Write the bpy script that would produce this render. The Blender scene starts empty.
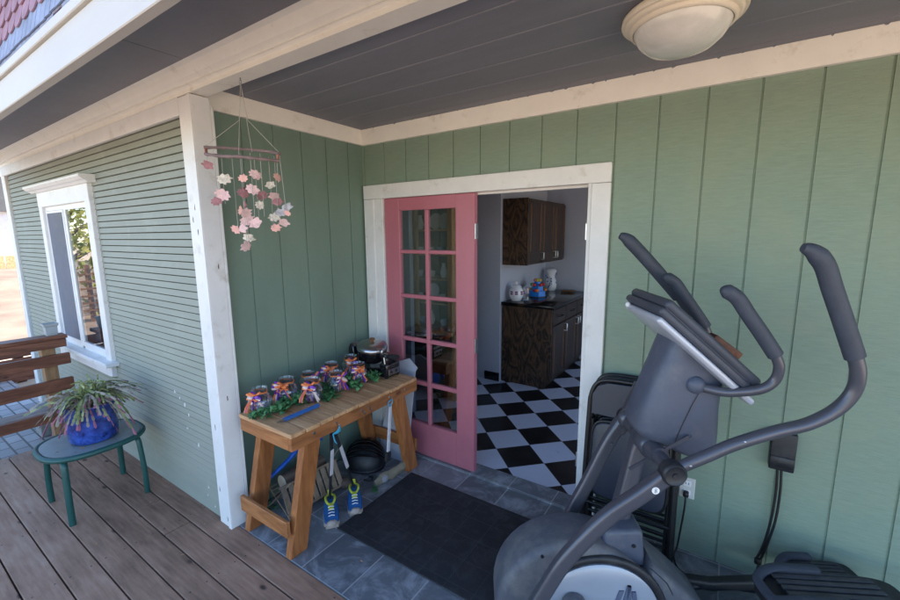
import bpy, bmesh, math, random
from mathutils import Vector, Matrix, Euler
random.seed(7)
PI = math.pi
R = math.radians
scene = bpy.context.scene
COL = scene.collection
V = Vector

# ------------------------------------------------------------------ mesh builder
class MB:
    def __init__(self):
        self.bm = bmesh.new()

    def _merge(self, b, smooth=False):
        for f in b.faces:
            f.smooth = smooth
        me = bpy.data.meshes.new('tmp')
        b.to_mesh(me)
        b.free()
        self.bm.from_mesh(me)
        bpy.data.meshes.remove(me)

    def box(self, c, s, rot=None, bev=0.0, seg=1):
        b = bmesh.new()
        bmesh.ops.create_cube(b, size=1.0)
        for v in b.verts:
            v.co = V((v.co.x * s[0], v.co.y * s[1], v.co.z * s[2]))
        if bev:
            bmesh.ops.bevel(b, geom=b.edges[:], offset=min(bev, min(s) * .45), segments=seg, profile=.5, affect='EDGES')
        m = Matrix.Translation(V(c))
        if rot is not None:
            m = m @ (rot.to_4x4() if isinstance(rot, Matrix) else Euler(rot).to_matrix().to_4x4())
        b.transform(m)
        self._merge(b, seg >= 2 and bev > 0)
        return self

    def bb(self, x0, x1, y0, y1, z0, z1, bev=0.0, seg=1):
        return self.box(((x0 + x1) / 2, (y0 + y1) / 2, (z0 + z1) / 2), (abs(x1 - x0), abs(y1 - y0), abs(z1 - z0)), None, bev, seg)

    def bar(self, p0, p1, w, d, up=(0, 0, 1), bev=0.0):
        """box from p0 to p1, width w across (horizontal), depth d along 'up'-ish"""
        p0 = V(p0); p1 = V(p1)
        z = (p1 - p0); L = z.length; z.normalize()
        x = z.cross(V(up))
        if x.length < 1e-4:
            x = z.cross(V((0, 1, 0)))
        x.normalize(); y = z.cross(x)
        m = Matrix((x, y, z)).transposed()
        return self.box((p0 + p1) / 2, (w, d, L), m, bev)

    def tube(self, pts, r, n=10, sx=1.0, sy=1.0, up=None, cap=True):
        pts = [V(p) for p in pts]
        k = len(pts)
        rs = r if isinstance(r, (list, tuple)) else [r] * k
        b = bmesh.new()
        rings = []
        nrm = None
        for i, p in enumerate(pts):
            t = (pts[min(i + 1, k - 1)] - pts[max(i - 1, 0)]).normalized()
            if nrm is None:
                a = V(up) if up else (V((0, 0, 1)) if abs(t.z) < .9 else V((1, 0, 0)))
                nrm = (a - t * a.dot(t)).normalized()
            else:
                nrm = (nrm - t * nrm.dot(t)).normalized()
            bi = t.cross(nrm)
            rings.append([b.verts.new(p + nrm * math.cos(2 * PI * j / n) * rs[i] * sx + bi * math.sin(2 * PI * j / n) * rs[i] * sy) for j in range(n)])
        for i in range(k - 1):
            for j in range(n):
                b.faces.new((rings[i][j], rings[i][(j + 1) % n], rings[i + 1][(j + 1) % n], rings[i + 1][j]))
        if cap:
            b.faces.new(rings[0][::-1]); b.faces.new(rings[-1])
        bmesh.ops.recalc_face_normals(b, faces=b.faces[:])
        self._merge(b, True)
        return self

    def lathe(self, prof, c=(0, 0, 0), n=32, rot=None, sx=1.0, sy=1.0, closed=True):
        b = bmesh.new()
        rings = []
        for (r, z) in prof:
            if r < 1e-5:
                rings.append([b.verts.new((0, 0, z))])
            else:
                rings.append([b.verts.new((r * sx * math.cos(2 * PI * j / n), r * sy * math.sin(2 * PI * j / n), z)) for j in range(n)])
        for i in range(len(rings) - 1):
            A, B = rings[i], rings[i + 1]
            for j in range(n):
                if len(A) == 1 and len(B) == 1: continue
                if len(A) == 1: b.faces.new((A[0], B[(j + 1) % n], B[j]))
                elif len(B) == 1: b.faces.new((A[j], A[(j + 1) % n], B[0]))
                else: b.faces.new((A[j], A[(j + 1) % n], B[(j + 1) % n], B[j]))
        if closed:
            if len(rings[0]) > 1: b.faces.new(rings[0][::-1])
            if len(rings[-1]) > 1: b.faces.new(rings[-1])
        m = Matrix.Translation(V(c))
        if rot is not None:
            m = m @ (rot.to_4x4() if isinstance(rot, Matrix) else Euler(rot).to_matrix().to_4x4())
        b.transform(m)
        bmesh.ops.recalc_face_normals(b, faces=b.faces[:])
        self._merge(b, True)
        return self

    def prism(self, outline, fn, h0, h1, bev=0.0, seg=2, smooth=False):
        """outline: list of (a,b); fn(a,b,h)->Vector"""
        b = bmesh.new()
        lo = [b.verts.new(fn(a, c, h0)) for a, c in outline]
        hi = [b.verts.new(fn(a, c, h1)) for a, c in outline]
        k = len(outline)
        f0 = b.faces.new(lo[::-1]); f1 = b.faces.new(hi)
        for i in range(k):
            b.faces.new((lo[i], lo[(i + 1) % k], hi[(i + 1) % k], hi[i]))
        bmesh.ops.recalc_face_normals(b, faces=b.faces[:])
        if bev:
            es = [e for e in b.edges if (f0 in e.link_faces or f1 in e.link_faces)]
            bmesh.ops.bevel(b, geom=es, offset=bev, segments=seg, profile=.5, affect='EDGES')
        self._merge(b, smooth or (bev > 0 and seg >= 3))
        return self

    def ell(self, c, rad, rot=None, sub=2):
        b = bmesh.new()
        bmesh.ops.create_icosphere(b, subdivisions=sub, radius=1.0)
        for v in b.verts:
            v.co = V((v.co.x * rad[0], v.co.y * rad[1], v.co.z * rad[2]))
        m = Matrix.Translation(V(c))
        if rot is not None:
            m = m @ (rot.to_4x4() if isinstance(rot, Matrix) else Euler(rot).to_matrix().to_4x4())
        b.transform(m)
        self._merge(b, True)
        return self

    def poly(self, pts, smooth=False):
        vs = [self.bm.verts.new(V(p)) for p in pts]
        f = self.bm.faces.new(vs)
        f.smooth = smooth
        return self

    def grid(self, rows, smooth=True):
        vs = [[self.bm.verts.new(V(p)) for p in r] for r in rows]
        for i in range(len(vs) - 1):
            for j in range(len(vs[0]) - 1):
                f = self.bm.faces.new((vs[i][j], vs[i][j + 1], vs[i + 1][j + 1], vs[i + 1][j]))
                f.smooth = smooth
        return self


def build(name, mb, mat, parent=None, kind=None, label=None, local=False):
    """one mesh object; vertices are in world space unless local"""
    me = bpy.data.meshes.new(name)
    root = parent
    while root is not None and root.parent is not None:
        root = root.parent
    if root is not None and not local:
        mb.bm.transform(Matrix.Translation(-root.location))
    mb.bm.to_mesh(me)
    mb.bm.free()
    if any(p.use_smooth for p in me.polygons):
        me.set_sharp_from_angle(angle=R(50))
    me.materials.append(mat)
    o = bpy.data.objects.new(name, me)
    COL.objects.link(o)
    if parent is not None:
        o.parent = parent
    if kind: o['kind'] = kind
    if label: o['label'] = label
    return o


def thing(name, label, cat, loc=(0, 0, 0), rotz=0, group=None):
    o = bpy.data.objects.new(name, None)
    o.empty_display_size = .1
    COL.objects.link(o)
    o.location = loc
    o.rotation_euler = (0, 0, rotz)
    o['label'] = label
    o['category'] = cat
    if group: o['group'] = group
    return o


def solo(name, mb, mat, label, cat, group=None, loc=None):
    """a thing that is one mesh; origin at loc"""
    if loc is not None:
        mb.bm.transform(Matrix.Translation(-V(loc)))
    o = build(name, mb, mat)
    if loc is not None: o.location = loc
    o['label'] = label
    o['category'] = cat
    if group: o['group'] = group
    return o


def copy_tree(o, parent=None):
    c = o.copy()
    COL.objects.link(c)
    if parent is not None: c.parent = parent
    for ch in [x for x in COL.objects if x.parent == o]:
        copy_tree(ch, c)
    return c


def smoothpath(pts, n=8):
    pts = [V(p) for p in pts]
    out = []
    for i in range(len(pts) - 1):
        p0 = pts[max(i - 1, 0)]; p1 = pts[i]; p2 = pts[i + 1]; p3 = pts[min(i + 2, len(pts) - 1)]
        for k in range(n):
            t = k / n
            out.append(.5 * ((2 * p1) + (p2 - p0) * t + (2 * p0 - 5 * p1 + 4 * p2 - p3) * t * t + (3 * p1 - p0 - 3 * p2 + p3) * t ** 3))
    out.append(pts[-1])
    return out

# ------------------------------------------------------------------ materials
def _new(name):
    m = bpy.data.materials.new(name)
    m.use_nodes = True
    nt = m.node_tree
    return m, nt, nt.nodes, nt.links, nt.nodes['Principled BSDF']


def M(name, col, rough=.6, metal=0.0, var=.12, vs=5.0, st=(1, 1, 1), bump=0.0, bs=60.0, bst=None, col2=None, spec=.5, dirt=None, ds=3.0, dlo=.55, dhi=.75, coat=0.0):
    m, nt, N, L, B = _new(name)
    tc = N.new('ShaderNodeTexCoord')
    mp = N.new('ShaderNodeMapping'); mp.inputs['Scale'].default_value = st
    L.new(tc.outputs['Object'], mp.inputs['Vector'])
    nz = N.new('ShaderNodeTexNoise'); nz.inputs['Scale'].default_value = vs; nz.inputs['Detail'].default_value = 6; nz.inputs['Roughness'].default_value = .62
    L.new(mp.outputs['Vector'], nz.inputs['Vector'])
    cr = N.new('ShaderNodeValToRGB')
    c1 = [max(0, c * (1 - var)) for c in col]
    c2 = list(col2) if col2 else [min(1, c * (1 + var)) for c in col]
    cr.color_ramp.elements[0].position = .32; cr.color_ramp.elements[1].position = .68
    cr.color_ramp.elements[0].color = (*c1, 1); cr.color_ramp.elements[1].color = (*c2, 1)
    L.new(nz.outputs['Fac'], cr.inputs['Fac'])
    out = cr.outputs['Color']
    if dirt:
        n2 = N.new('ShaderNodeTexNoise'); n2.inputs['Scale'].default_value = ds; n2.inputs['Detail'].default_value = 9; n2.inputs['Roughness'].default_value = .7
        L.new(tc.outputs['Object'], n2.inputs['Vector'])
        mr = N.new('ShaderNodeMapRange'); mr.inputs['From Min'].default_value = dlo; mr.inputs['From Max'].default_value = dhi
        L.new(n2.outputs['Fac'], mr.inputs['Value'])
        mx = N.new('ShaderNodeMix'); mx.data_type = 'RGBA'
        L.new(mr.outputs['Result'], mx.inputs['Factor'])
        L.new(out, mx.inputs['A']); mx.inputs['B'].default_value = (*dirt, 1)
        out = mx.outputs['Result']
    L.new(out, B.inputs['Base Color'])
    B.inputs['Roughness'].default_value = rough
    B.inputs['Metallic'].default_value = metal
    B.inputs['Specular IOR Level'].default_value = spec
    if coat:
        B.inputs['Coat Weight'].default_value = coat
        B.inputs['Coat Roughness'].default_value = .08
    if bump:
        nb = N.new('ShaderNodeTexNoise'); nb.inputs['Scale'].default_value = bs; nb.inputs['Detail'].default_value = 5
        mp2 = N.new('ShaderNodeMapping'); mp2.inputs['Scale'].default_value = bst or st
        L.new(tc.outputs['Object'], mp2.inputs['Vector']); L.new(mp2.outputs['Vector'], nb.inputs['Vector'])
        bp = N.new('ShaderNodeBump'); bp.inputs['Strength'].default_value = bump; bp.inputs['Distance'].default_value = .004
        L.new(nb.outputs['Fac'], bp.inputs['Height']); L.new(bp.outputs['Normal'], B.inputs['Normal'])
    return m


def wood(name, a, b, axis='x', scale=9.0, rough=.55, bump=.25, stretch=14.0, knots=True, spec=.4):
    m, nt, N, L, B = _new(name)
    tc = N.new('ShaderNodeTexCoord')
    st = {'x': (1 / stretch * 2, 1, 1), 'y': (1, 1 / stretch * 2, 1), 'z': (1, 1, 1 / stretch * 2)}[axis]
    mp = N.new('ShaderNodeMapping'); mp.inputs['Scale'].default_value = st
    L.new(tc.outputs['Object'], mp.inputs['Vector'])
    nz = N.new('ShaderNodeTexNoise'); nz.inputs['Scale'].default_value = scale; nz.inputs['Detail'].default_value = 4; nz.inputs['Distortion'].default_value = .6
    L.new(mp.outputs['Vector'], nz.inputs['Vector'])
    mul = N.new('ShaderNodeMath'); mul.operation = 'MULTIPLY'; mul.inputs[1].default_value = 9.0
    L.new(nz.outputs['Fac'], mul.inputs[0])
    fr = N.new('ShaderNodeMath'); fr.operation = 'PINGPONG'; fr.inputs[1].default_value = 1.0
    L.new(mul.outputs[0], fr.inputs[0])
    fine = N.new('ShaderNodeTexNoise'); fine.inputs['Scale'].default_value = scale * 12; fine.inputs['Detail'].default_value = 3
    L.new(mp.outputs['Vector'], fine.inputs['Vector'])
    ad = N.new('ShaderNodeMix'); ad.data_type = 'FLOAT'; ad.inputs['Factor'].default_value = .55
    L.new(fr.outputs[0], ad.inputs['A']); L.new(fine.outputs['Fac'], ad.inputs['B'])
    cr = N.new('ShaderNodeValToRGB')
    cr.color_ramp.elements[0].position = .2; cr.color_ramp.elements[1].position = .8
    cr.color_ramp.elements[0].color = (*a, 1); cr.color_ramp.elements[1].color = (*b, 1)
    L.new(ad.outputs['Result'], cr.inputs['Fac'])
    out = cr.outputs['Color']
    if knots:
        mpk = N.new('ShaderNodeMapping'); mpk.inputs['Scale'].default_value = {'x': (.45, 1, 1), 'y': (1, .45, 1), 'z': (1, 1, .45)}[axis]
        L.new(tc.outputs['Object'], mpk.inputs['Vector'])
        vo = N.new('ShaderNodeTexVoronoi'); vo.inputs['Scale'].default_value = 7.0
        L.new(mpk.outputs['Vector'], vo.inputs['Vector'])
        mr = N.new('ShaderNodeMapRange'); mr.inputs['From Min'].default_value = .06; mr.inputs['From Max'].default_value = .12
        mr.inputs['To Min'].default_value = .75; mr.inputs['To Max'].default_value = 0
        L.new(vo.outputs['Distance'], mr.inputs['Value'])
        mx = N.new('ShaderNodeMix'); mx.data_type = 'RGBA'
        L.new(mr.outputs['Result'], mx.inputs['Factor']); L.new(out, mx.inputs['A'])
        mx.inputs['B'].default_value = (a[0] * .3, a[1] * .28, a[2] * .25, 1)
        out = mx.outputs['Result']
    L.new(out, B.inputs['Base Color'])
    B.inputs['Roughness'].default_value = rough
    B.inputs['Specular IOR Level'].default_value = spec
    bp = N.new('ShaderNodeBump'); bp.inputs['Strength'].default_value = bump; bp.inputs['Distance'].default_value = .002
    L.new(fine.outputs['Fac'], bp.inputs['Height']); L.new(bp.outputs['Normal'], B.inputs['Normal'])
    return m


def glass(name, tint=(1, 1, 1), boost=1.0, rough=0.0, power=4.0):
    m = bpy.data.materials.new(name); m.use_nodes = True
    nt = m.node_tree; N = nt.nodes; L = nt.links
    N.clear()
    o = N.new('ShaderNodeOutputMaterial')
    t = N.new('ShaderNodeBsdfTransparent'); t.inputs['Color'].default_value = (*tint, 1)
    g = N.new('ShaderNodeBsdfGlossy'); g.inputs['Roughness'].default_value = rough
    f = N.new('ShaderNodeLayerWeight'); f.inputs['Blend'].default_value = .5
    pw = N.new('ShaderNodeMath'); pw.operation = 'POWER'; pw.inputs[1].default_value = power
    L.new(f.outputs['Facing'], pw.inputs[0])
    mu = N.new('ShaderNodeMath'); mu.operation = 'MULTIPLY_ADD'; mu.inputs[1].default_value = .8 * boost; mu.inputs[2].default_value = .045 * boost; mu.use_clamp = True
    L.new(pw.outputs[0], mu.inputs[0])
    mx = N.new('ShaderNodeMixShader')
    L.new(mu.outputs[0], mx.inputs[0]); L.new(t.outputs[0], mx.inputs[1]); L.new(g.outputs[0], mx.inputs[2])
    L.new(mx.outputs[0], o.inputs['Surface'])
    return m


def leafmat(name, a, b, trans=.35, vs=3.0):
    m, nt, N, L, B = _new(name)
    g = N.new('ShaderNodeNewGeometry')
    cr = N.new('ShaderNodeValToRGB')
    cr.color_ramp.elements[0].color = (*a, 1); cr.color_ramp.elements[1].color = (*b, 1)
    L.new(g.outputs['Random Per Island'], cr.inputs['Fac'])
    L.new(cr.outputs['Color'], B.inputs['Base Color'])
    B.inputs['Roughness'].default_value = .5
    tr = N.new('ShaderNodeBsdfTranslucent'); L.new(cr.outputs['Color'], tr.inputs['Color'])
    mx = N.new('ShaderNodeMixShader'); mx.inputs[0].default_value = trans
    L.new(B.outputs[0], mx.inputs[1]); L.new(tr.outputs[0], mx.inputs[2])
    L.new(mx.outputs[0], N['Material Output'].inputs['Surface'])
    return m


def deckmat():
    m, nt, N, L, B = _new('deck boards')
    tc = N.new('ShaderNodeTexCoord')
    sp = N.new('ShaderNodeSeparateXYZ'); L.new(tc.outputs['Object'], sp.inputs[0])
    a = N.new('ShaderNodeMath'); a.operation = 'ADD'; a.inputs[1].default_value = 1.222; L.new(sp.outputs['Y'], a.inputs[0])
    d = N.new('ShaderNodeMath'); d.operation = 'DIVIDE'; d.inputs[1].default_value = .1425; L.new(a.outputs[0], d.inputs[0])
    fl = N.new('ShaderNodeMath'); fl.operation = 'FLOOR'; L.new(d.outputs[0], fl.inputs[0])
    wn = N.new('ShaderNodeTexWhiteNoise'); wn.noise_dimensions = '1D'; L.new(fl.outputs[0], wn.inputs['W'])
    # shift texture per board
    cb = N.new('ShaderNodeCombineXYZ')
    mm = N.new('ShaderNodeMath'); mm.operation = 'MULTIPLY'; mm.inputs[1].default_value = 17.0; L.new(wn.outputs['Value'], mm.inputs[0])
    ax = N.new('ShaderNodeMath'); ax.operation = 'ADD'; L.new(sp.outputs['X'], ax.inputs[0]); L.new(mm.outputs[0], ax.inputs[1])
    L.new(ax.outputs[0], cb.inputs['X']); L.new(sp.outputs['Y'], cb.inputs['Y']); L.new(sp.outputs['Z'], cb.inputs['Z'])
    mp = N.new('ShaderNodeMapping'); mp.inputs['Scale'].default_value = (.09, 1, 1); L.new(cb.outputs[0], mp.inputs['Vector'])
    nz = N.new('ShaderNodeTexNoise'); nz.inputs['Scale'].default_value = 55; nz.inputs['Detail'].default_value = 6; L.new(mp.outputs[0], nz.inputs['Vector'])
    big = N.new('ShaderNodeTexNoise'); big.inputs['Scale'].default_value = 3.2; big.inputs['Detail'].default_value = 7; big.inputs['Roughness'].default_value = .65
    mp2 = N.new('ShaderNodeMapping'); mp2.inputs['Scale'].default_value = (.6, 1.4, 1); L.new(cb.outputs[0], mp2.inputs['Vector']); L.new(mp2.outputs[0], big.inputs['Vector'])
    cr = N.new('ShaderNodeValToRGB'); E = cr.color_ramp.elements
    E[0].position = .27; E[0].color = (.15, .085, .055, 1); E[1].position = .74; E[1].color = (.54, .37, .275, 1)
    e = E.new(.5); e.color = (.36, .21, .14, 1)
    mixf = N.new('ShaderNodeMix'); mixf.data_type = 'FLOAT'; mixf.inputs['Factor'].default_value = .62
    L.new(nz.outputs['Fac'], mixf.inputs['A']); L.new(big.outputs['Fac'], mixf.inputs['B'])
    pb = N.new('ShaderNodeMapRange'); pb.inputs['To Min'].default_value = -.10; pb.inputs['To Max'].default_value = .12; L.new(wn.outputs['Value'], pb.inputs['Value'])
    sm = N.new('ShaderNodeMath'); sm.operation = 'ADD'; L.new(mixf.outputs['Result'], sm.inputs[0]); L.new(pb.outputs['Result'], sm.inputs[1])
    L.new(sm.outputs[0], cr.inputs['Fac'])
    # knots
    vo = N.new('ShaderNodeTexVoronoi'); vo.inputs['Scale'].default_value = 8.5
    mp3 = N.new('ShaderNodeMapping'); mp3.inputs['Scale'].default_value = (.5, 1, 1); L.new(cb.outputs[0], mp3.inputs['Vector']); L.new(mp3.outputs[0], vo.inputs['Vector'])
    mr = N.new('ShaderNodeMapRange'); mr.inputs['From Min'].default_value = .07; mr.inputs['From Max'].default_value = .14; mr.inputs['To Min'].default_value = .9; mr.inputs['To Max'].default_value = 0
    L.new(vo.outputs['Distance'], mr.inputs['Value'])
    mx = N.new('ShaderNodeMix'); mx.data_type = 'RGBA'; L.new(mr.outputs['Result'], mx.inputs['Factor']); L.new(cr.outputs['Color'], mx.inputs['A']); mx.inputs['B'].default_value = (.045, .027, .024, 1)
    # pale scuffs
    sc = N.new('ShaderNodeTexNoise'); sc.inputs['Scale'].default_value = 5.5; sc.inputs['Detail'].default_value = 8; sc.inputs['Roughness'].default_value = .7; L.new(tc.outputs['Object'], sc.inputs['Vector'])
    mr2 = N.new('ShaderNodeMapRange'); mr2.inputs['From Min'].default_value = .68; mr2.inputs['From Max'].default_value = .8; mr2.inputs['To Max'].default_value = .55; L.new(sc.outputs['Fac'], mr2.inputs['Value'])
    mx2 = N.new('ShaderNodeMix'); mx2.data_type = 'RGBA'; L.new(mr2.outputs['Result'], mx2.inputs['Factor']); L.new(mx.outputs['Result'], mx2.inputs['A']); mx2.inputs['B'].default_value = (.42, .40, .40, 1)
    L.new(mx2.outputs['Result'], B.inputs['Base Color'])
    B.inputs['Roughness'].default_value = .62; B.inputs['Specular IOR Level'].default_value = .4
    bp = N.new('ShaderNodeBump'); bp.inputs['Strength'].default_value = .35; bp.inputs['Distance'].default_value = .003
    L.new(nz.outputs['Fac'], bp.inputs['Height']); L.new(bp.outputs['Normal'], B.inputs['Normal'])
    return m


def brickmat(name, c1, c2, mortar, size, off, mortar_w=.006, offset=0.0, ratio=1.0, rough=.6, nscale=4, ncol=(.2, .2, .22), amt=.6, bump=.4, spec=.5, rot=0.0):
    m, nt, N, L, B = _new(name)
    tc = N.new('ShaderNodeTexCoord')
    mp = N.new('ShaderNodeMapping'); mp.inputs['Location'].default_value = (off[0], off[1], 0); mp.inputs['Rotation'].default_value = (0, 0, rot)
    L.new(tc.outputs['Object'], mp.inputs['Vector'])
    bk = N.new('ShaderNodeTexBrick'); bk.offset = offset; bk.squash = 1.0
    bk.inputs['Scale'].default_value = 1.0; bk.inputs['Brick Width'].default_value = size; bk.inputs['Row Height'].default_value = size * ratio
    bk.inputs['Mortar Size'].default_value = mortar_w; bk.inputs['Mortar Smooth'].default_value = .3; bk.inputs['Bias'].default_value = 0
    bk.inputs['Color1'].default_value = (*c1, 1); bk.inputs['Color2'].default_value = (*c2, 1); bk.inputs['Mortar'].default_value = (*mortar, 1)
    L.new(mp.outputs[0], bk.inputs['Vector'])
    nz = N.new('ShaderNodeTexNoise'); nz.inputs['Scale'].default_value = nscale; nz.inputs['Detail'].default_value = 10; nz.inputs['Roughness'].default_value = .72; nz.inputs['Distortion'].default_value = .8
    L.new(tc.outputs['Object'], nz.inputs['Vector'])
    mr = N.new('ShaderNodeMapRange'); mr.inputs['From Min'].default_value = .48; mr.inputs['From Max'].default_value = .72; mr.inputs['To Max'].default_value = amt
    L.new(nz.outputs['Fac'], mr.inputs['Value'])
    mx = N.new('ShaderNodeMix'); mx.data_type = 'RGBA'; L.new(mr.outputs['Result'], mx.inputs['Factor']); L.new(bk.outputs['Color'], mx.inputs['A']); mx.inputs['B'].default_value = (*ncol, 1)
    L.new(mx.outputs['Result'], B.inputs['Base Color'])
    B.inputs['Roughness'].default_value = rough; B.inputs['Specular IOR Level'].default_value = spec
    sub = N.new('ShaderNodeMath'); sub.operation = 'MULTIPLY_ADD'; sub.inputs[1].default_value = -.8
    L.new(bk.outputs['Fac'], sub.inputs[0]); L.new(nz.outputs['Fac'], sub.inputs[2])
    bp = N.new('ShaderNodeBump'); bp.inputs['Strength'].default_value = bump; bp.inputs['Distance'].default_value = .006
    L.new(sub.outputs[0], bp.inputs['Height']); L.new(bp.outputs['Normal'], B.inputs['Normal'])
    return m


def checkmat():
    m, nt, N, L, B = _new('checker vinyl')
    tc = N.new('ShaderNodeTexCoord')
    mp = N.new('ShaderNodeMapping'); mp.vector_type = 'TEXTURE'
    mp.inputs['Location'].default_value = (.957, 1.02, 0); mp.inputs['Rotation'].default_value = (0, 0, PI / 4)
    L.new(tc.outputs['Object'], mp.inputs['Vector'])
    ad = N.new('ShaderNodeVectorMath'); ad.operation = 'ADD'; ad.inputs[1].default_value = (.2845 * 20.5, .2845 * 20.5, 0)
    L.new(mp.outputs[0], ad.inputs[0])
    bk = N.new('ShaderNodeTexChecker'); bk.inputs['Scale'].default_value = 1 / .2845
    z = N.new('ShaderNodeVectorMath'); z.operation = 'MULTIPLY'; z.inputs[1].default_value = (1, 1, 0)
    z2 = N.new('ShaderNodeVectorMath'); z2.operation = 'ADD'; z2.inputs[1].default_value = (0, 0, .1)
    L.new(ad.outputs[0], z.inputs[0]); L.new(z.outputs[0], z2.inputs[0])
    L.new(z2.outputs[0], bk.inputs['Vector'])
    bk.inputs['Color2'].default_value = (.52, .57, .68, 1); bk.inputs['Color1'].default_value = (.008, .008, .01, 1)
    L.new(bk.outputs['Color'], B.inputs['Base Color'])
    # thin joints between the tiles
    sx = N.new('ShaderNodeVectorMath'); sx.operation = 'SCALE'; sx.inputs['Scale'].default_value = 1 / .2845; L.new(ad.outputs[0], sx.inputs[0])
    fr = N.new('ShaderNodeVectorMath'); fr.operation = 'FRACTION'; L.new(sx.outputs[0], fr.inputs[0])
    sb = N.new('ShaderNodeVectorMath'); sb.operation = 'SUBTRACT'; sb.inputs[1].default_value = (.5, .5, .5); L.new(fr.outputs[0], sb.inputs[0])
    ab = N.new('ShaderNodeVectorMath'); ab.operation = 'ABSOLUTE'; L.new(sb.outputs[0], ab.inputs[0])
    sp = N.new('ShaderNodeSeparateXYZ'); L.new(ab.outputs[0], sp.inputs[0])
    mxm = N.new('ShaderNodeMath'); mxm.operation = 'MAXIMUM'; L.new(sp.outputs['X'], mxm.inputs[0]); L.new(sp.outputs['Y'], mxm.inputs[1])
    gt = N.new('ShaderNodeMath'); gt.operation = 'GREATER_THAN'; gt.inputs[1].default_value = .4955; L.new(mxm.outputs[0], gt.inputs[0])
    nw = N.new('ShaderNodeTexNoise'); nw.inputs['Scale'].default_value = 3.5; nw.inputs['Detail'].default_value = 8; nw.inputs['Roughness'].default_value = .7; L.new(tc.outputs['Object'], nw.inputs['Vector'])
    mw = N.new('ShaderNodeMapRange'); mw.inputs['From Min'].default_value = .45; mw.inputs['From Max'].default_value = .8; mw.inputs['To Max'].default_value = .07; L.new(nw.outputs['Fac'], mw.inputs['Value'])
    m1 = N.new('ShaderNodeMix'); m1.data_type = 'RGBA'; L.new(mw.outputs['Result'], m1.inputs['Factor']); L.new(bk.outputs['Color'], m1.inputs['A']); m1.inputs['B'].default_value = (.3, .3, .32, 1)
    m2 = N.new('ShaderNodeMix'); m2.data_type = 'RGBA'; L.new(gt.outputs[0], m2.inputs['Factor']); L.new(m1.outputs['Result'], m2.inputs['A']); m2.inputs['B'].default_value = (.16, .16, .18, 1)
    L.new(m2.outputs['Result'], B.inputs['Base Color'])
    nz = N.new('ShaderNodeTexNoise'); nz.inputs['Scale'].default_value = 9
    L.new(tc.outputs['Object'], nz.inputs['Vector'])
    mr = N.new('ShaderNodeMapRange'); mr.inputs['To Min'].default_value = .22; mr.inputs['To Max'].default_value = .42
    L.new(nz.outputs['Fac'], mr.inputs['Value']); L.new(mr.outputs['Result'], B.inputs['Roughness'])
    B.inputs['Specular IOR Level'].default_value = .4
    return m


def burlmat():
    m, nt, N, L, B = _new('dark stained plywood')
    tc = N.new('ShaderNodeTexCoord')
    mp = N.new('ShaderNodeMapping'); mp.inputs['Scale'].default_value = (1, 1, .38)
    L.new(tc.outputs['Object'], mp.inputs['Vector'])
    nz = N.new('ShaderNodeTexNoise'); nz.inputs['Scale'].default_value = 6.5; nz.inputs['Detail'].default_value = 4; nz.inputs['Distortion'].default_value = 1.0
    L.new(mp.outputs[0], nz.inputs['Vector'])
    mu = N.new('ShaderNodeMath'); mu.operation = 'MULTIPLY'; mu.inputs[1].default_value = 13; L.new(nz.outputs['Fac'], mu.inputs[0])
    pp = N.new('ShaderNodeMath'); pp.operation = 'PINGPONG'; pp.inputs[1].default_value = 1; L.new(mu.outputs[0], pp.inputs[0])
    f2 = N.new('ShaderNodeTexNoise'); f2.inputs['Scale'].default_value = 60; L.new(mp.outputs[0], f2.inputs['Vector'])
    mm = N.new('ShaderNodeMix'); mm.data_type = 'FLOAT'; mm.inputs['Factor'].default_value = .35; L.new(pp.outputs[0], mm.inputs['A']); L.new(f2.outputs['Fac'], mm.inputs['B'])
    cr = N.new('ShaderNodeValToRGB'); E = cr.color_ramp.elements
    E[0].position = .25; E[0].color = (.015, .010, .008, 1); E[1].position = .95; E[1].color = (.13, .073, .04, 1)
    e = E.new(.55); e.color = (.07, .038, .023, 1)
    L.new(mm.outputs['Result'], cr.inputs['Fac']); L.new(cr.outputs['Color'], B.inputs['Base Color'])
    B.inputs['Roughness'].default_value = .45
    return m

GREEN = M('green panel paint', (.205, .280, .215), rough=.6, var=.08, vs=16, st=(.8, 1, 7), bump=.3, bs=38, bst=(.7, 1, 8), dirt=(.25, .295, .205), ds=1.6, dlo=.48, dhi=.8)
GREEN_SHADE = M('shaded green panel paint', (.165, .240, .192), rough=.55, var=.06, vs=6, st=(1, 1, .3), bump=.2, bs=22, bst=(9, 9, .6))  # alcove side: same green paint, darker tone stands in for grazing light
SIDING = M('sage lap siding paint', (.275, .295, .25), rough=.62, var=.06, vs=5, st=(.4, 1, 3), bump=.12, bs=30, bst=(.3, 1, 2), dirt=(.36, .38, .33), ds=3, dlo=.55, dhi=.8)
TRIM = M('white trim paint', (.74, .73, .72), rough=.5, var=.04, vs=8, bump=.18, bs=25, dirt=(.46, .41, .34), ds=7, dlo=.57, dhi=.82)
CREAM = M('cream beam paint', (.86, .815, .74), rough=.5, var=.04, vs=6, bump=.15, bs=20, dirt=(.5, .41, .31), ds=7, dlo=.57, dhi=.85)
CEIL = M('plum grey ceiling paint', (.208, .212, .248), rough=.6, var=.1, vs=5, st=(.2, 1, 1), bump=.2, bs=30, bst=(.2, 1, 1))
SOFF = M('brown grey soffit paint', (.235, .225, .25), rough=.6, var=.08, vs=3, bump=.08, bs=20)
SEAM = M('pale seam caulk', (.42, .39, .40), var=.2, vs=12)
PINK = M('dusty rose door paint', (.45, .145, .185), rough=.42, var=.05, vs=7, bump=.08, bs=18, st=(1, 1, .3))
DECK = deckmat()
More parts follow.
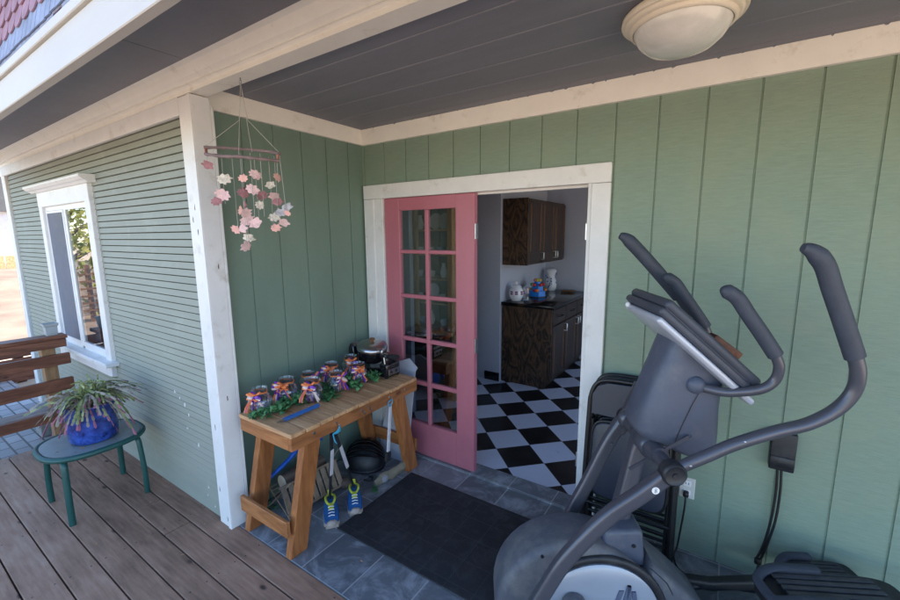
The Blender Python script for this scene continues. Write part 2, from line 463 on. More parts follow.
SLATE = brickmat('slate tile', (.105, .118, .135), (.19, .205, .225), (.33, .34, .35), .302, (-.063 + .302 * 20, 1.222 + .302 * 20), .0045, nscale=4.6, ncol=(.42, .44, .48), amt=.85, bump=.8, rough=.5)
PAVER = brickmat('grey paver', (.27, .26, .26), (.40, .385, .38), (.09, .08, .075), .2, (3, 3), .008, offset=.5, ratio=.5, nscale=8, ncol=(.2, .19, .18), amt=.4)
CHECK = checkmat()
MATT = brickmat('black rubber mat', (.014, .016, .020), (.019, .021, .026), (.032, .034, .04), .1545, (.60 - .6 + .0, 0), .0022, nscale=11, ncol=(.05, .052, .06), amt=.7, bump=.5, rough=.75)
DIRT = M('pale dry ground', (.52, .40, .28), rough=.95, var=.2, vs=.8, bump=.5, bs=3)
KWALL = M('lavender kitchen wall paint', (.45, .47, .55), rough=.6, var=.03, vs=3, bump=.05, bs=60)
BURL = burlmat()
DARKW = wood('dark cabinet wood', (.016, .011, .009), (.058, .033, .021), 'z', 8, .35)
EDGEW = wood('amber edge wood', (.15, .065, .025), (.28, .125, .045), 'z', 10, .4, knots=False)
BLKTOP = M('black countertop', (.008, .008, .009), rough=.12, var=.3, vs=40)
CEDARX = wood('cedar board along x', (.25, .09, .03), (.45, .185, .065), 'x', 9, .5)
CEDARY = wood('cedar board along y', (.22, .08, .028), (.40, .16, .058), 'y', 9, .5)
CEDARZ = wood('cedar leg', (.25, .085, .026), (.45, .17, .056), 'z', 9, .5)
SLATW = wood('weathered table slat', (.40, .205, .095), (.64, .385, .20), 'x', 10, .6)
TANW = wood('oak hutch wood', (.32, .17, .07), (.56, .33, .15), 'z', 9, .4, knots=False)
BENCHW = wood('red brown bench wood', (.10, .035, .02), (.22, .085, .048), 'y', 9, .5)
SLATWG = wood('weathered grey board', (.16, .12, .10), (.30, .25, .23), 'y', 9, .6)
BENCHP = wood('amber bench post', (.22, .12, .06), (.34, .2, .1), 'z', 9, .5)
METG = M('dark green powder coat', (.012, .075, .068), rough=.38, var=.12, vs=12)
TOPG = M('grey green tabletop', (.21, .245, .24), rough=.28, var=.12, vs=9, dirt=(.32, .33, .32), ds=14, dlo=.55, dhi=.8)
POTB = M('cobalt glaze', (.012, .03, .26), rough=.22, var=.6, vs=14, col2=(.04, .10, .48), bump=.5, bs=30, dirt=(.006, .012, .10), ds=18, dlo=.5, dhi=.65, coat=.5)
SOIL = M('potting soil', (.03, .02, .015), rough=.95, bump=.8, bs=50)
CONC = M('rough concrete', (.28, .28, .27), rough=.9, var=.2, vs=14, bump=.6, bs=60)
PLAST = M('pale grey plastic planter', (.36, .40, .42), rough=.5, var=.06)
EGREY = M('grey machine plastic', (.070, .082, .118), rough=.5, var=.08, vs=3, bump=.1, bs=260, dirt=(.15, .15, .16), ds=4, dlo=.5, dhi=.8)
EDUST = M('dusty housing plastic', (.075, .08, .10), rough=.62, var=.12, vs=5, dirt=(.20, .19, .18), ds=6, dlo=.45, dhi=.8)
EARM = M('grey painted steel tube', (.090, .092, .112), rough=.33, metal=.35, var=.06, vs=6)
EGRIP = M('dark foam grip', (.04, .048, .068), rough=.6, var=.12, vs=20, bump=.2, bs=300)
ECON = M('charcoal console plastic', (.05, .056, .075), rough=.5, var=.1, vs=5, bump=.1, bs=300)
EBLK = M('black plastic', (.014, .015, .019), rough=.5, var=.2, vs=10, dirt=(.05, .05, .055), ds=9, dlo=.5, dhi=.8)
SILVER = M('silver trim plastic', (.46, .48, .54), rough=.32, metal=.25, var=.04)
DISCW = M('pale silver disc', (.32, .35, .41), rough=.3, metal=.2, var=.05)
BOLT = M('steel bolt', (.45, .45, .47), rough=.3, metal=1.0, var=.1, vs=40)
WHITE = M('white plastic', (.78, .78, .78), rough=.4, var=.03)
BLUE = M('blue plastic', (.012, .10, .50), rough=.35, var=.12, vs=12)
BLUEW = M('blue painted wood', (.02, .11, .36), rough=.5, var=.15, vs=14, st=(3, 3, 3))
TEALRIM = M('pedal edge strip', (.10, .22, .30), rough=.35)
CHAIRV = M('grey blue vinyl', (.030, .037, .055), rough=.42, var=.1, vs=8)
BLACK = M('black metal', (.012, .012, .014), rough=.4, var=.2, vs=10)
CORD = M('black cord rubber', (.012, .012, .013), rough=.5)
IVORY = M('ivory plate', (.62, .61, .58), rough=.4, var=.03)
STEEL = M('brushed steel', (.40, .40, .42), rough=.28, metal=1.0, var=.06, vs=30)
CHROME = M('satin chrome', (.85, .85, .86), rough=.38, metal=1.0, var=.02)
LAMPR = M('cream lamp ring', (.82, .72, .58), rough=.35, var=.03)
ALAB = M('alabaster glass', (.70, .68, .63), rough=.22, var=.08, vs=5, st=(1, 2.2, 1), col2=(.84, .82, .77), coat=.4)
TWIG = M('weathered twig', (.21, .15, .15), rough=.8, var=.3, vs=30, st=(.3, 1, 1), bump=.5, bs=60)
STRING = M('pale string', (.42, .40, .37), rough=.8)
GLASSW = glass('window glass', (.85, .9, .9), 1.5)
GLASSD = glass('door glass', (.84, .87, .88), 3.2)
GLASSJ = glass('jar glass', (.90, .92, .97), 1.25, .02, 1.7)
FELT = {
    'pink': M('pink felt', (.70, .47, .45), rough=.95, var=.15, vs=40, bump=.6, bs=120),
    'salmon': M('salmon felt', (.74, .41, .35), rough=.95, var=.15, vs=40, bump=.6, bs=120),
    'beige': M('beige felt', (.58, .52, .43), rough=.95, var=.35, vs=50, bump=.6, bs=120),
    'mauve': M('mauve felt', (.34, .16, .17), rough=.95, var=.2, vs=40, bump=.6, bs=120),
    'grey': M('grey felt', (.38, .365, .38), rough=.95, var=.4, vs=50, bump=.6, bs=120)}
IVY = leafmat('ivy leaf', (.015, .09, .025), (.12, .33, .12), .15)
FROND = leafmat('holiday cactus frond', (.16, .22, .08), (.42, .44, .20), .2)
FRONDD = leafmat('dusty cactus frond', (.20, .17, .15), (.36, .32, .26), .1)
BUD = leafmat('pink bud', (.26, .07, .13), (.40, .15, .22), .15)
RIB_O = M('orange ribbon', (.78, .21, .06), rough=.35, var=.1)
RIB_P = M('purple ribbon', (.16, .03, .40), rough=.3, var=.15)
RIB_W = M('pale ribbon', (.75, .60, .55), rough=.35, var=.1)
HELM = M('glossy helmet shell', (.008, .008, .011), rough=.18, var=.2, coat=.5)
LOGB = M('bark', (.12, .085, .065), rough=.9, var=.4, vs=18, st=(3, .5, 3), bump=.9, bs=30)
LOGE = M('cut log end', (.80, .64, .45), rough=.8, var=.2, vs=14)
WICK = M('bamboo slat', (.26, .19, .13), rough=.7, var=.25, vs=20)
SHOEB = M('blue shoe fabric', (.012, .10, .30), rough=.6, var=.2, vs=30, bump=.3, bs=150)
SHOEY = M('yellow green lining', (.55, .60, .05), rough=.7, var=.15)
SHOES = M('muddy sole', (.38, .32, .28), rough=.8, var=.3, vs=25)
CORDB = M('light blue cord', (.05, .40, .62), rough=.6)
TAG = M('paper tag', (.55, .52, .55), rough=.8, var=.1, vs=20)
ROCK = M('grey rock', (.23, .23, .24), rough=.9, var=.3, vs=12, bump=.9, bs=20)
DRIFT = M('driftwood', (.22, .185, .13), rough=.9, var=.4, vs=16, st=(1, .4, 1), bump=.8, bs=30)
SHGL_P = M('pink scallop shingle', (.33, .19, .24), rough=.8, var=.2, vs=9, bump=.3, bs=30)
SHGL_B = M('blue grey shingle', (.26, .30, .41), rough=.8, var=.25, vs=9, bump=.3, bs=30)
MOSS = M('dark flashing with moss', (.05, .045, .03), rough=.9, var=.6, vs=30, col2=(.12, .12, .05))
BARK = M('tree bark', (.12, .09, .07), rough=.9, bump=.8, bs=12, var=.3)
LEAF1 = leafmat('yellow green leaf', (.22, .26, .05), (.52, .48, .12), .5)
LEAF2 = leafmat('deep green leaf', (.03, .07, .015), (.09, .14, .04), .3)
LATT = wood('lattice wood', (.13, .06, .03), (.25, .13, .07), 'z', 9, .7)
STUC = M('pale lilac stucco', (.48, .47, .52), rough=.9, var=.05)
BLIND = M('grey blue blind', (.17, .19, .24), rough=.7, var=.08, vs=4)
ROOFM = M('grey roof felt', (.08, .08, .085), rough=.9)
CHINA = M('white china', (.78, .78, .82), rough=.2, var=.03)
CHINAB = M('blue painted china', (.12, .2, .42), rough=.2, var=.5, vs=30)

# ------------------------------------------------------------------ ground, deck, tiles
mb = MB()
mb.grid([[(x, y, -.16) for x in (-120, -40, -10, 10, 40, 120)] for y in (-120, -40, -10, 10, 40, 120)], False)
build('ground', mb, DIRT, kind='structure')
mb = MB()
y = -1.222
row = 0
W = .1425
while y > -5.0:
    cuts = [-2.22, 6.0]
    if row == 1: cuts = [-2.22, -.6, -.205, 4.2, 6.0]
    elif row == 3: cuts = [-2.22, 3.3, 6.0]
    elif row == 6: cuts = [-2.22, 1.2, 6.0]
    for a, b in zip(cuts[:-1], cuts[1:]):
        mb.bb(a + .003, b - .003, y - W + .0032, y - .0032, -.038, 0, bev=.003)
    y -= W
    row += 1
deck = build('deck', mb, DECK, kind='structure')
mb = MB()
rs = random.Random(6)
for i in range(13):
    for x in [-2.1 + .61 * k for k in range(12)]:
        for q in (.03, .112):
            cx_, cy_ = x + rs.uniform(-.008, .008), -1.222 - i * W - q + rs.uniform(-.004, .004)
            mb.poly([(cx_ + .0042 * math.cos(a * PI / 4), cy_ + .0042 * math.sin(a * PI / 4), .0006) for a in range(8)])
build('screw_heads', mb, EBLK, deck, kind='stuff')
lt_ = MB()
for (x, y, z) in [(-.80, -1.70, .4262), (-.83, -1.66, .4262), (-.77, -1.62, .4262), (-.90, -1.76, .4262), (-.10, -1.33, .0012), (.05, -1.52, .0012), (-.45, -1.75, .0012), (-.62, -1.42, .0012), (.9, -1.02, .0012), (1.3, -1.1, .0012), (.45, -1.12, .0012)]:
    a = rs.uniform(0, 6.28); d1 = V((math.cos(a), math.sin(a), 0)); d2 = V((-d1.y, d1.x, 0)); c_ = V((x, y, z)); L_ = rs.uniform(.010, .018)
    lt_.poly([c_ - d1 * L_, c_ + d2 * L_ * .35 + V((0, 0, .003)), c_ + d1 * L_, c_ - d2 * L_ * .35 + V((0, 0, .001))])
o_ = build('fallen_petals', lt_, leafmat('dry petal', (.35, .16, .08), (.55, .32, .16), .1), kind='stuff')
o_['label'] = 'dry fallen petals scattered on the side table and the deck boards'; o_['category'] = 'petals'
mb = MB(); mb.bb(-2.2, 6.0, -5.0, -1.24, -.155, -.05)
build('deck_underside', mb, EBLK, kind='structure')
mb = MB(); mb.bb(0.02, 6.0, -1.2205, .0, -.1, 0.0)
build('slate_floor', mb, SLATE, kind='structure')
mb = MB(); mb.bb(-7.5, -2.226, -5.0, -1.26, -.155, -.10)
build('paver_patio', mb, PAVER, kind='structure')
mb = MB(); mb.bb(-2.6, 3.6, .131, 3.33, -.1, 0.0)
build('kitchen_floor', mb, CHECK, kind='structure')

# ------------------------------------------------------------------ house
house = thing('house', 'sage green clapboard and panelled house with white trim, pink glazed door and covered porch', 'house', (0, 0, 0))
HZ = 2.4914   # porch ceiling level

def grooved(mb, a0, a1, z0, z1, off, fn, pitch=.2032, gw=.009, gd=.0065, th=.03):
    """vertical grooved panel; fn(a, depth, z); front at depth 0, back at depth -th"""
    pts = [(a0, 0)]
    k = math.ceil((a0 - off) / pitch)
    while True:
        g = off + k * pitch
        if g > a1 - gw: break
        if g > a0 + gw:
            pts += [(g - gw / 2, 0), (g - gw / 2 + .0015, -gd), (g + gw / 2 - .0015, -gd), (g + gw / 2, 0)]
        k += 1
    pts += [(a1, 0)]
    for i in range(len(pts) - 1):
        (p, d), (q, e) = pts[i], pts[i + 1]
        mb.poly([fn(p, d, z0), fn(q, e, z0), fn(q, e, z1), fn(p, d, z1)])

fb = lambda a, d, z: V((a, -d * 1.0, z))       # depth -gd -> +y (into wall)
mb = MB()
DX0, DX1, DZ1 = .10, 1.765, 2.03               # rough opening
grooved(mb, .0, DX0, -.05, HZ, .0204, fb)
grooved(mb, DX0, DX1, DZ1, HZ, .0204, fb)
grooved(mb, DX1, 6.0, -.05, HZ, .0204, fb)
mb.bb(-.0, DX0, .0105, .05, -.05, HZ + .3); mb.bb(DX0, DX1, .0105, .05, DZ1, HZ + .3); mb.bb(DX1, 6.0, .0105, .05, -.05, HZ + .3)
porch_wall = build('porch_wall', mb, GREEN, house)
mb = MB()
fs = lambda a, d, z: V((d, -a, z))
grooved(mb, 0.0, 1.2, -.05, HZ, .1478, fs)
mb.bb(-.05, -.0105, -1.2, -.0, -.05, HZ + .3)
build('alcove_wall', mb, GREEN_SHADE, house)
# horizontal sheet joint
mb = MB(); mb.bb(.0003, .0025, -1.15, -.002, 2.141, 2.145)
build('sheet_joint', mb, GREEN_SHADE, house)

# lap siding (real saw-tooth courses)
EX = .0424
WX0, WX1, WZ0, WZ1 = -2.66, -1.58, .79, 2.02   # window opening
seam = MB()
def lap(mb, x0, x1, z0, z1):
    n0 = int(round(z0 / EX)); n1 = int(round(z1 / EX))
    yb, yt, yr = -1.2435, -1.2385, -1.2315
    for k in range(n0, n1):
        a = k * EX; b = a + EX
        mb.poly([(x0, yb, a + .0022), (x1, yb, a + .0022), (x1, yt, b - .0046), (x0, yt, b - .0046)])
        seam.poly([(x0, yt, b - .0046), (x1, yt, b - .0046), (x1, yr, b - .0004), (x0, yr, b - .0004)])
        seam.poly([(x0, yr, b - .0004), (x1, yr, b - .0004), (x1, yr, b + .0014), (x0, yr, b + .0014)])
        mb.poly([(x0, yr, b + .0014), (x1, yr, b + .0014), (x1, yb, b + .0022), (x0, yb, b + .0022)])
    mb.bb(x0, x1, -1.231, -1.19, n0 * EX, n1 * EX)
mb = MB()
lap(mb, -3.80, WX0, 0, 2.35); lap(mb, WX1, -.045, 0, 2.35)
lap(mb, WX0, WX1, 0, WZ0); lap(mb, WX0, WX1, WZ1, 2.35)
siding = build('siding_wall', mb, SIDING, house)
build('siding_seam', seam, M('olive seam dirt and shade', (.075, .078, .05), rough=.9, var=.35, vs=9), siding)  # dark olive strips: seam dirt plus lap shadow put into the colour
mb = MB(); mb.bb(-3.8, -.05, -1.228, -1.2, -.15, -.002)
build('skirt_board', mb, SIDING, house)
mb = MB()
rr = random.Random(3)
for (px, pz, s) in [(-.52, .72, .018), (-.46, .69, .012), (-.40, .66, .02), (-.36, .60, .014), (-.40, .5, .016), (-.27, .42, .02), (-.2, .16, .014), (-.14, .05, .012), (-.22, .1, .01)]:
    n = 9
    yy = -1.2438
    s *= .72
    mb.prism([(px + s * .55 * math.cos(2 * PI * i / n) * rr.uniform(.5, 1.1), pz + s * math.sin(2 * PI * i / n) * rr.uniform(.5, 1.2)) for i in range(n)], lambda a, b, h: V((a, h, b)), yy - .0008, yy + .006)
build('paint_splash', mb, TRIM, siding, kind='stuff')
# corner boards
mb = MB()
mb.bb(-.049, .083, -1.262, -1.166, -.002, 2.42, bev=.003)
mb.bb(.052, .083, -1.267, -1.2615, -.002, 2.42, bev=.002)
mb.bb(.0, .083, -1.1655, -1.15, -.002, 2.38, bev=.002)
build('corner_post', mb, TRIM, house)
mb = MB(); mb.bb(-3.93, -3.80, -1.262, -1.16, -.15, 2.35, bev=.003); mb.bb(-3.93, -3.9, -1.16, 8, -.15, 2.6)
build('corner_post', mb, TRIM, house)

mb = MB()
for (px, pz, q) in [(.02, 1.86, 'y'), (-.01, 1.80, 'y'), (.03, 1.74, 'y'), (.0, .62, 'y'), (-.02, .22, 'y'), (.04, .05, 'y'), (-1.20, 1.55, 'x'), (-1.22, .8, 'x'), (-1.19, .10, 'x')]:
    o_ = [(px + .004 * math.cos(2 * PI * i / 8) * rr.uniform(.5, 1.3), pz + .018 * math.sin(2 * PI * i / 8) * rr.uniform(.4, 1.4)) for i in range(8)]
    if q == 'y': mb.prism(o_, lambda a, b, h: V((a, h, b)), -1.2625, -1.26)
    else: mb.prism(o_, lambda a, b, h: V((h, a, b)), .082, .0835)
build('chipped_paint', mb, LOGB, house, kind='stuff')
# window
win = MB()
win.bb(-2.745, WX0 + .006, -1.27, -1.2, .765, 2.02, bev=.003)
win.bb(WX1 - .006, -1.482, -1.27, -1.2, .765, 2.02, bev=.003)
win.bb(-2.745, -1.482, -1.272, -1.2, 1.975, 2.10, bev=.003)
window = build('window', win, TRIM, house)
mb = MB()
prof = [(-1.24, 2.098), (-1.285, 2.098), (-1.30, 2.112), (-1.315, 2.118), (-1.335, 2.135), (-1.335, 2.15), (-1.24, 2.155)]
mb.prism(prof, lambda a, b, h: V((h, a, b)), -2.84, -1.40)
build('window_hood', mb, TRIM, window)
mb = MB()
mb.bb(-2.80, -1.43, -1.325, -1.2, .735, .768, bev=.004); mb.bb(-2.74, -1.49, -1.275, -1.24, .64, .7345, bev=.003)
build('sill', mb, TRIM, window)
xm = -2.16
for (a, b, yo, t) in ((WX0 + .006, xm - .0005, -1.236, .034), (xm + .0005, WX1 - .006, -1.236, .03)):
    mb = MB()
    mb.bb(a, a + t, yo - .012, yo + .012, .79, 1.975); mb.bb(b - t, b, yo - .012, yo + .012, .79, 1.975)
    mb.bb(a + t, b - t, yo - .012, yo + .012, .768, .83); mb.bb(a + t, b - t, yo - .012, yo + .012, 1.935, 1.975)
    build('sash', mb, WHITE, window)
mb = MB(); mb.poly([(WX0 + .03, -1.234, .8), (xm, -1.234, .8), (xm, -1.234, 1.95), (WX0 + .03, -1.234, 1.95)])
build('pane', mb, GLASSW, window)
mb = MB(); mb.poly([(xm + .01, -1.242, .8), (WX1 - .03, -1.242, .8), (WX1 - .03, -1.242, 1.95), (xm + .01, -1.242, 1.95)])
build('pane', mb, GLASSW, window)
mb = MB()
for i in range(12):
    mb.box((WX0 + .05 + i * .042, -1.14, 1.38), (.044, .003, 1.24), (0, 0, .35))
build('blind', mb, BLIND, window)
mb = MB(); mb.poly([(WX0 + .04, -1.2505, .82), (xm - .02, -1.2505, .82), (xm - .02, -1.2505, 1.94), (WX0 + .04, -1.2505, 1.94)])
scr = M('insect screen', (.20, .215, .27), rough=.8, var=.1, vs=3)
_nt = scr.node_tree; _b = _nt.nodes['Principled BSDF']; _b.inputs['Alpha'].default_value = .72
build('insect_screen', mb, scr, window)
mb = MB()
for z in (.82, 1.925): mb.bb(WX0 + .03, xm - .015, -1.254, -1.2475, z - .006, z + .012)
mb.bb(WX0 + .03, WX0 + .05, -1.254, -1.2475, .83, 1.92); mb.bb(xm - .035, xm - .015, -1.254, -1.2475, .83, 1.92)
build('screen_frame', mb, WHITE, window)
# room behind the window
mb = MB()
mb.bb(-3.8, -.05, .6, .65, -.1, 2.6); mb.bb(-3.899, -3.85, -1.19, .6, -.1, 2.6); mb.bb(-3.8, -.05, -1.19, .6, 2.45, 2.5); mb.bb(-3.8, -.05, -1.19, .6, -.1, -.02)
build('living_room_wall', mb, BLIND, house)

# beam, crown, frieze
mb = MB()
cp = [(-1.175, 2.425), (-1.262, 2.425), (-1.262, 2.446), (-1.275, 2.452), (-1.283, 2.452), (-1.283, 2.460), (-1.290, 2.464), (-1.305, 2.472), (-1.318, 2.486), (-1.332, 2.506), (-1.345, 2.512), (-1.352, 2.514), (-1.352, 2.535), (-1.175, 2.535)]
mb.prism(cp, lambda a, b, h: V((h, a, b)), -3.95, 6.0)
beam = build('porch_beam', mb, CREAM, house)
mb = MB(); mb.bb(-3.93, -.0495, -1.264, -1.19, 2.335, 2.424, bev=.002)
build('frieze_board', mb, TRIM, house)
mb = MB(); mb.bb(.0005, .026, -1.174, -.0, 2.381, HZ, bev=.002); mb.bb(.0265, 6.0, -.028, -.0005, 2.378, HZ, bev=.002)
build('wall_trim', mb, CREAM, house)
mb = MB()
x = .08
while x < 5.9:
    w_ = rr.uniform(.008, .03); h_ = rr.uniform(.003, .008)
    mb.prism([(x, HZ - .0005), (x + w_ * .3, HZ - h_), (x + w_ * .7, HZ - h_ * rr.uniform(.5, 1)), (x + w_, HZ - .0005)], lambda a, b, h: V((a, h, b)), -.0288, -.027)
    x += w_ + rr.uniform(.02, .22)
build('chipped_paint', mb, CEIL, house, kind='stuff')
# ceiling boards (grooved, running along x)
mb = MB()
ys = [-1.175]
g = -1.175
pit = .2195
gy = [-.31 - pit * k for k in range(4)] + [-.09]
gy = sorted(gy)
edges = [-1.175] + gy + [.0]
for a, b in zip(edges[:-1], edges[1:]):
    mb.bb(0, 6.0, a + .0028, b - .0028, HZ, HZ + .02, bev=.002)
build('porch_ceiling', mb, CEIL, house)
mb = MB(); mb.bb(0, 6.0, -1.17, .0, HZ + .0025, HZ + .03)
build('ceiling_seam', mb, SEAM, house)
mb = MB()
mb.bb(-3.95, .238, -1.785, -1.34, 2.515, 2.54); mb.bb(.243, 2.68, -1.785, -1.34, 2.515, 2.54); mb.bb(2.685, 6.0, -1.785, -1.34, 2.515, 2.54)
build('soffit', mb, SOFF, house)
mb = MB(); mb.bb(.2, .3, -1.785, -1.34, 2.5185, 2.545)
build('soffit_seam', mb, BENCHW, house)
# fascia
mb = MB()
mb.bb(-4.1, 6.0, -1.825, -1.79, 2.305, 2.43, bev=.003)
mb.bb(-4.1, 6.0, -1.838, -1.79, 2.4305, 2.465, bev=.003)
build('fascia', mb, M('weathered fascia paint', (.54, .515, .48), rough=.6, var=.05, vs=4, dirt=(.42, .36, .28), ds=5, dlo=.58, dhi=.82, st=(.3, 1, 1)), house)
# shingled upper wall
mb = MB(); mb.bb(-4.1, 6.0, -1.80, -1.72, 2.4655, 2.485)
build('flashing', mb, MOSS, house)
mb = MB()
slope = lambda h: -1.785 + h * .12
def shrow(mb, z0, pitch, scallop, x0, x1, off, h=.15):
    x = x0 + off
    while x < x1:
        w = pitch - rr.uniform(.003, .006)
        dz = rr.uniform(-.004, .004)
        if scallop:
            o = [(x, z0 + h)] + [(x + w / 2 - w / 2 * math.cos(PI * i / 6), z0 + dz + w * .45 - w * .45 * math.sin(PI * i / 6)) for i in range(7)] + [(x + w, z0 + h)]
        else:
            o = [(x, z0 + h), (x, z0 + dz), (x + w, z0 + dz + rr.uniform(-.003, .003)), (x + w, z0 + h)]
        # lower edge proud of the wall, upper edge tucked in
        mb.prism(o, lambda a, b, hh: V((a, slope(b - 2.47) - .014 + (b - z0) * .10 + hh, b)), 0, .006)
        x += pitch
for k in range(2): shrow(mb, 2.475 + k * .078, .066, False, -.71, 3.7, k * .03)
build('blue_shingles', mb, SHGL_B, house)
mb = MB()
for k in range(2): shrow(mb, 2.475 + k * .078, .066, False, -4.05, -1.05, k * .03)
build('blue_shingles', mb, SHGL_B, house)
mb = MB()
for k in range(8): shrow(mb, 2.631 + k * .078, .118, True, -4.05, -1.1, (k % 2) * .059)
build('pink_shingles', mb, SHGL_P, house)
mb = MB()
for k in range(8): shrow(mb, 2.631 + k * .078, .118, True, -.71, 3.6, (k % 2) * .059)
build('pink_shingles', mb, SHGL_P, house)
mb = MB(); mb.bb(-.98, -.715, -1.83, -1.66, 2.486, 3.35)
build('gable_trim', mb, TRIM, house)
mb = MB()
mb.prism([(-1.765, 2.54), (-1.765, 2.486), (-1.63, 3.4), (3.9, 4.9), (8.5, 2.6), (8.5, 2.545)], lambda a, b, h: V((h, a, b)), -4.05, 3.75)  # unseen roof, cut short so sky reaches the added kitchen opening
mb.bb(3.751, 6.0, -1.765, .2, 2.5455, 3.0)
build('roof', mb, ROOFM, house)
for q in ((5.95, 6.0, 3.3, 8, -.15, 2.54), (-3.9, 6.0, 7.95, 8, -.15, 2.54), (3.571, 5.95, 3.28, 3.34, -.15, 2.54), (3.571, 5.96, .051, .12, -.15, 2.54)):
    mb = MB(); mb.bb(*q); build('outer_wall', mb, SIDING, house)

# kitchen shell
mb = MB()
mb.bb(-2.6, .26, 1.83, 1.90, 0, 2.44)             # wall facing the door
mb.bb(.19, .26, 1.90, 3.22, 0, 2.44)              # cabinet wall
mb.bb(.19, 3.6, 3.22, 3.3, 0, 2.44)               # far wall
mb.bb(3.5, 3.57, .131, .6, 0, 2.44); mb.bb(3.5, 3.57, 2.8, 3.22, 0, 2.44); mb.bb(3.5, 3.57, .6, 2.8, 0, .6); mb.bb(3.5, 3.57, .6, 2.8, 2.3, 2.44)  # right wall: unseen opening added to let daylight into the kitchen
mb.bb(-2.6, -2.5, .131, 1.83, 0, 2.44)
mb.bb(-2.5, DX0, .0505, .13, 0, 2.44); mb.bb(DX1, 3.5, .0505, .13, 0, 2.44); mb.bb(DX0, DX1, .0505, .13, DZ1, 2.44)
mb.bb(-2.6, 3.6, .0505, 3.3, 2.4405, 2.49)
build('kitchen_wall', mb, KWALL, house)
mb = MB(); mb.bb(.07, .26, 1.817, 1.8295, 0, .10)
build('baseboard', mb, BLKTOP, house)

# door frame
mb = MB()
mb.bb(.018, .118, -.022, -.0005, -.0, 1.978, bev=.003); mb.bb(1.742, 1.842, -.022, -.0005, 0, 1.978, bev=.003)
mb.bb(.018, 1.842, -.024, -.0005, 1.98, 2.083, bev=.003)
mb.bb(.118, .20, -.012, .125, 0, 1.985, bev=.003); mb.bb(1.722, 1.76, -.012, .125, 0, 1.985, bev=.002)
mb.bb(.20, 1.722, -.012, .125, 1.985, 2.022, bev=.003)
mb.bb(.2, 1.722, .05, .075, 1.968, 1.984)
dframe = build('door_frame', mb, TRIM, house)
mb = MB(); mb.bb(.118, 1.76, -.02, .13, -.05, .012, bev=.003)
build('threshold', mb, SLATE, dframe)
for z in (1.72, .35):
    mb = MB(); mb.bb(1.716, 1.7215, .0, .03, z - .045, z + .045, bev=.002); mb.tube([(1.718, -.003, z - .045), (1.718, -.003, z + .045)], .006); build('hinge', mb, CHROME, dframe)
mb = MB(); mb.bb(1.716, 1.7215, .01, .05, .93, 1.02)
build('strike_plate', mb, EDGEW, dframe)
# french door leaf
mb = MB()
dx0, dx1, dy0, dy1 = .204, .988, .006, .05
cols = [(.343, .576), (.604, .842)]
rows_z = [(.272, .575), (.607, .912), (.942, 1.243), (1.272, 1.575), (1.602, 1.888)]
mb.bb(dx0, cols[0][0], dy0, dy1, .014, 1.979, bev=.003); mb.bb(cols[1][1], dx1, dy0, dy1, .014, 1.979, bev=.003)
mb.bb(cols[0][0], cols[1][1], dy0, dy1, .014, rows_z[0][0], bev=.003); mb.bb(cols[0][0], cols[1][1], dy0, dy1, rows_z[-1][1], 1.979, bev=.003)
mb.bb(cols[0][1], cols[1][0], dy0 + .004, dy1 - .004, rows_z[0][0], rows_z[-1][1], bev=.004)
for i in range(4):
    for c in cols:
        mb.bb(c[0], c[1], dy0 + .005, dy1 - .005, rows_z[i][1], rows_z[i + 1][0], bev=.004)
door = build('french_door', mb, PINK, house)
for z0, z1 in rows_z:
    for c in cols:
        q = MB(); q.bb(c[0] - .002, c[1] + .002, .026, .028, z0 - .002, z1 + .002)
        build('pane', q, GLASSD, door)
for z in (1.73, .95):
    mb = MB(); mb.bb(.9885, .996, .012, .044, z - .05, z + .05); build('latch_plate', mb, BOLT, door)
# second leaf, swung inwards flat against the kitchen side wall
mb = MB(); mb.bar((1.80, .17, .996), (2.50, .52, .996), .042, 1.96, bev=.003)
build('open_door', mb, PINK, house)

# outlet
outlet = thing('wall_outlet', 'ivory duplex wall outlet with a black plug below the exercise machine', 'outlet', (2.306, 0, .37))
mb = MB(); mb.bb(2.27, 2.342, -.006, .0, .312, .428, bev=.003); build('cover_plate', mb, IVORY, outlet)
for z in (.395, .345):
    mb = MB(); mb.box((2.306, -.007, z), (.034, .004, .03), None, .003); build('socket', mb, WHITE, outlet)
mb = MB()
for z in (.397,):
    mb.bb(2.297, 2.300, -.0095, -.0085, z - .006, z + .006); mb.bb(2.311, 2.314, -.0095, -.0085, z - .006, z + .006)
build('slot', mb, BLACK, outlet)
plug = MB()
plug.box((2.304, -.022, .342), (.026, .028, .032), None, .006)
plug.tube(smoothpath([(2.304, -.035, .335), (2.304, -.045, .28), (2.295, -.04, .15), (2.285, -.05, .04), (2.275, -.08, .008), (2.30, -.16, .006), (2.36, -.2, .006)]), .0045, 8)
solo('electric_cable', plug, CORD, 'black plug and cord dropping from the ivory outlet to the slate floor', 'cord', loc=(2.304, -.02, 0))
# power supply box on wall
pb = thing('power_adapter', 'black rectangular power box hanging on the green wall right of the exercise machine', 'adapter', (2.67, -.03, .7))
mb = MB(); mb.box((2.672, -.032, .708), (.094, .06, .185), (0, 0, .0), .006, 2); mb.box((2.672, -.064, .66), (.088, .006, .05), None, .002); build('casing', mb, EBLK, pb)
mb = MB()
mb.tube(smoothpath([(2.662, -.035, .62), (2.667, -.036, .5), (2.662, -.035, .35), (2.645, -.032, .2), (2.625, -.03, .115)]), .0055, 8)
mb.tube(smoothpath([(2.676, -.035, .62), (2.682, -.037, .5), (2.678, -.036, .35), (2.66, -.033, .22), (2.64, -.03, .115)]), .0055, 8)
mb.box((2.632, -.03, .105), (.03, .02, .035), None, .006)
mb.tube(smoothpath([(2.637, -.03, .09), (2.62, -.04, .03), (2.56, -.06, .007), (2.50, -.12, .007)]), .0055, 8)
build('cord', mb, CORD, pb)

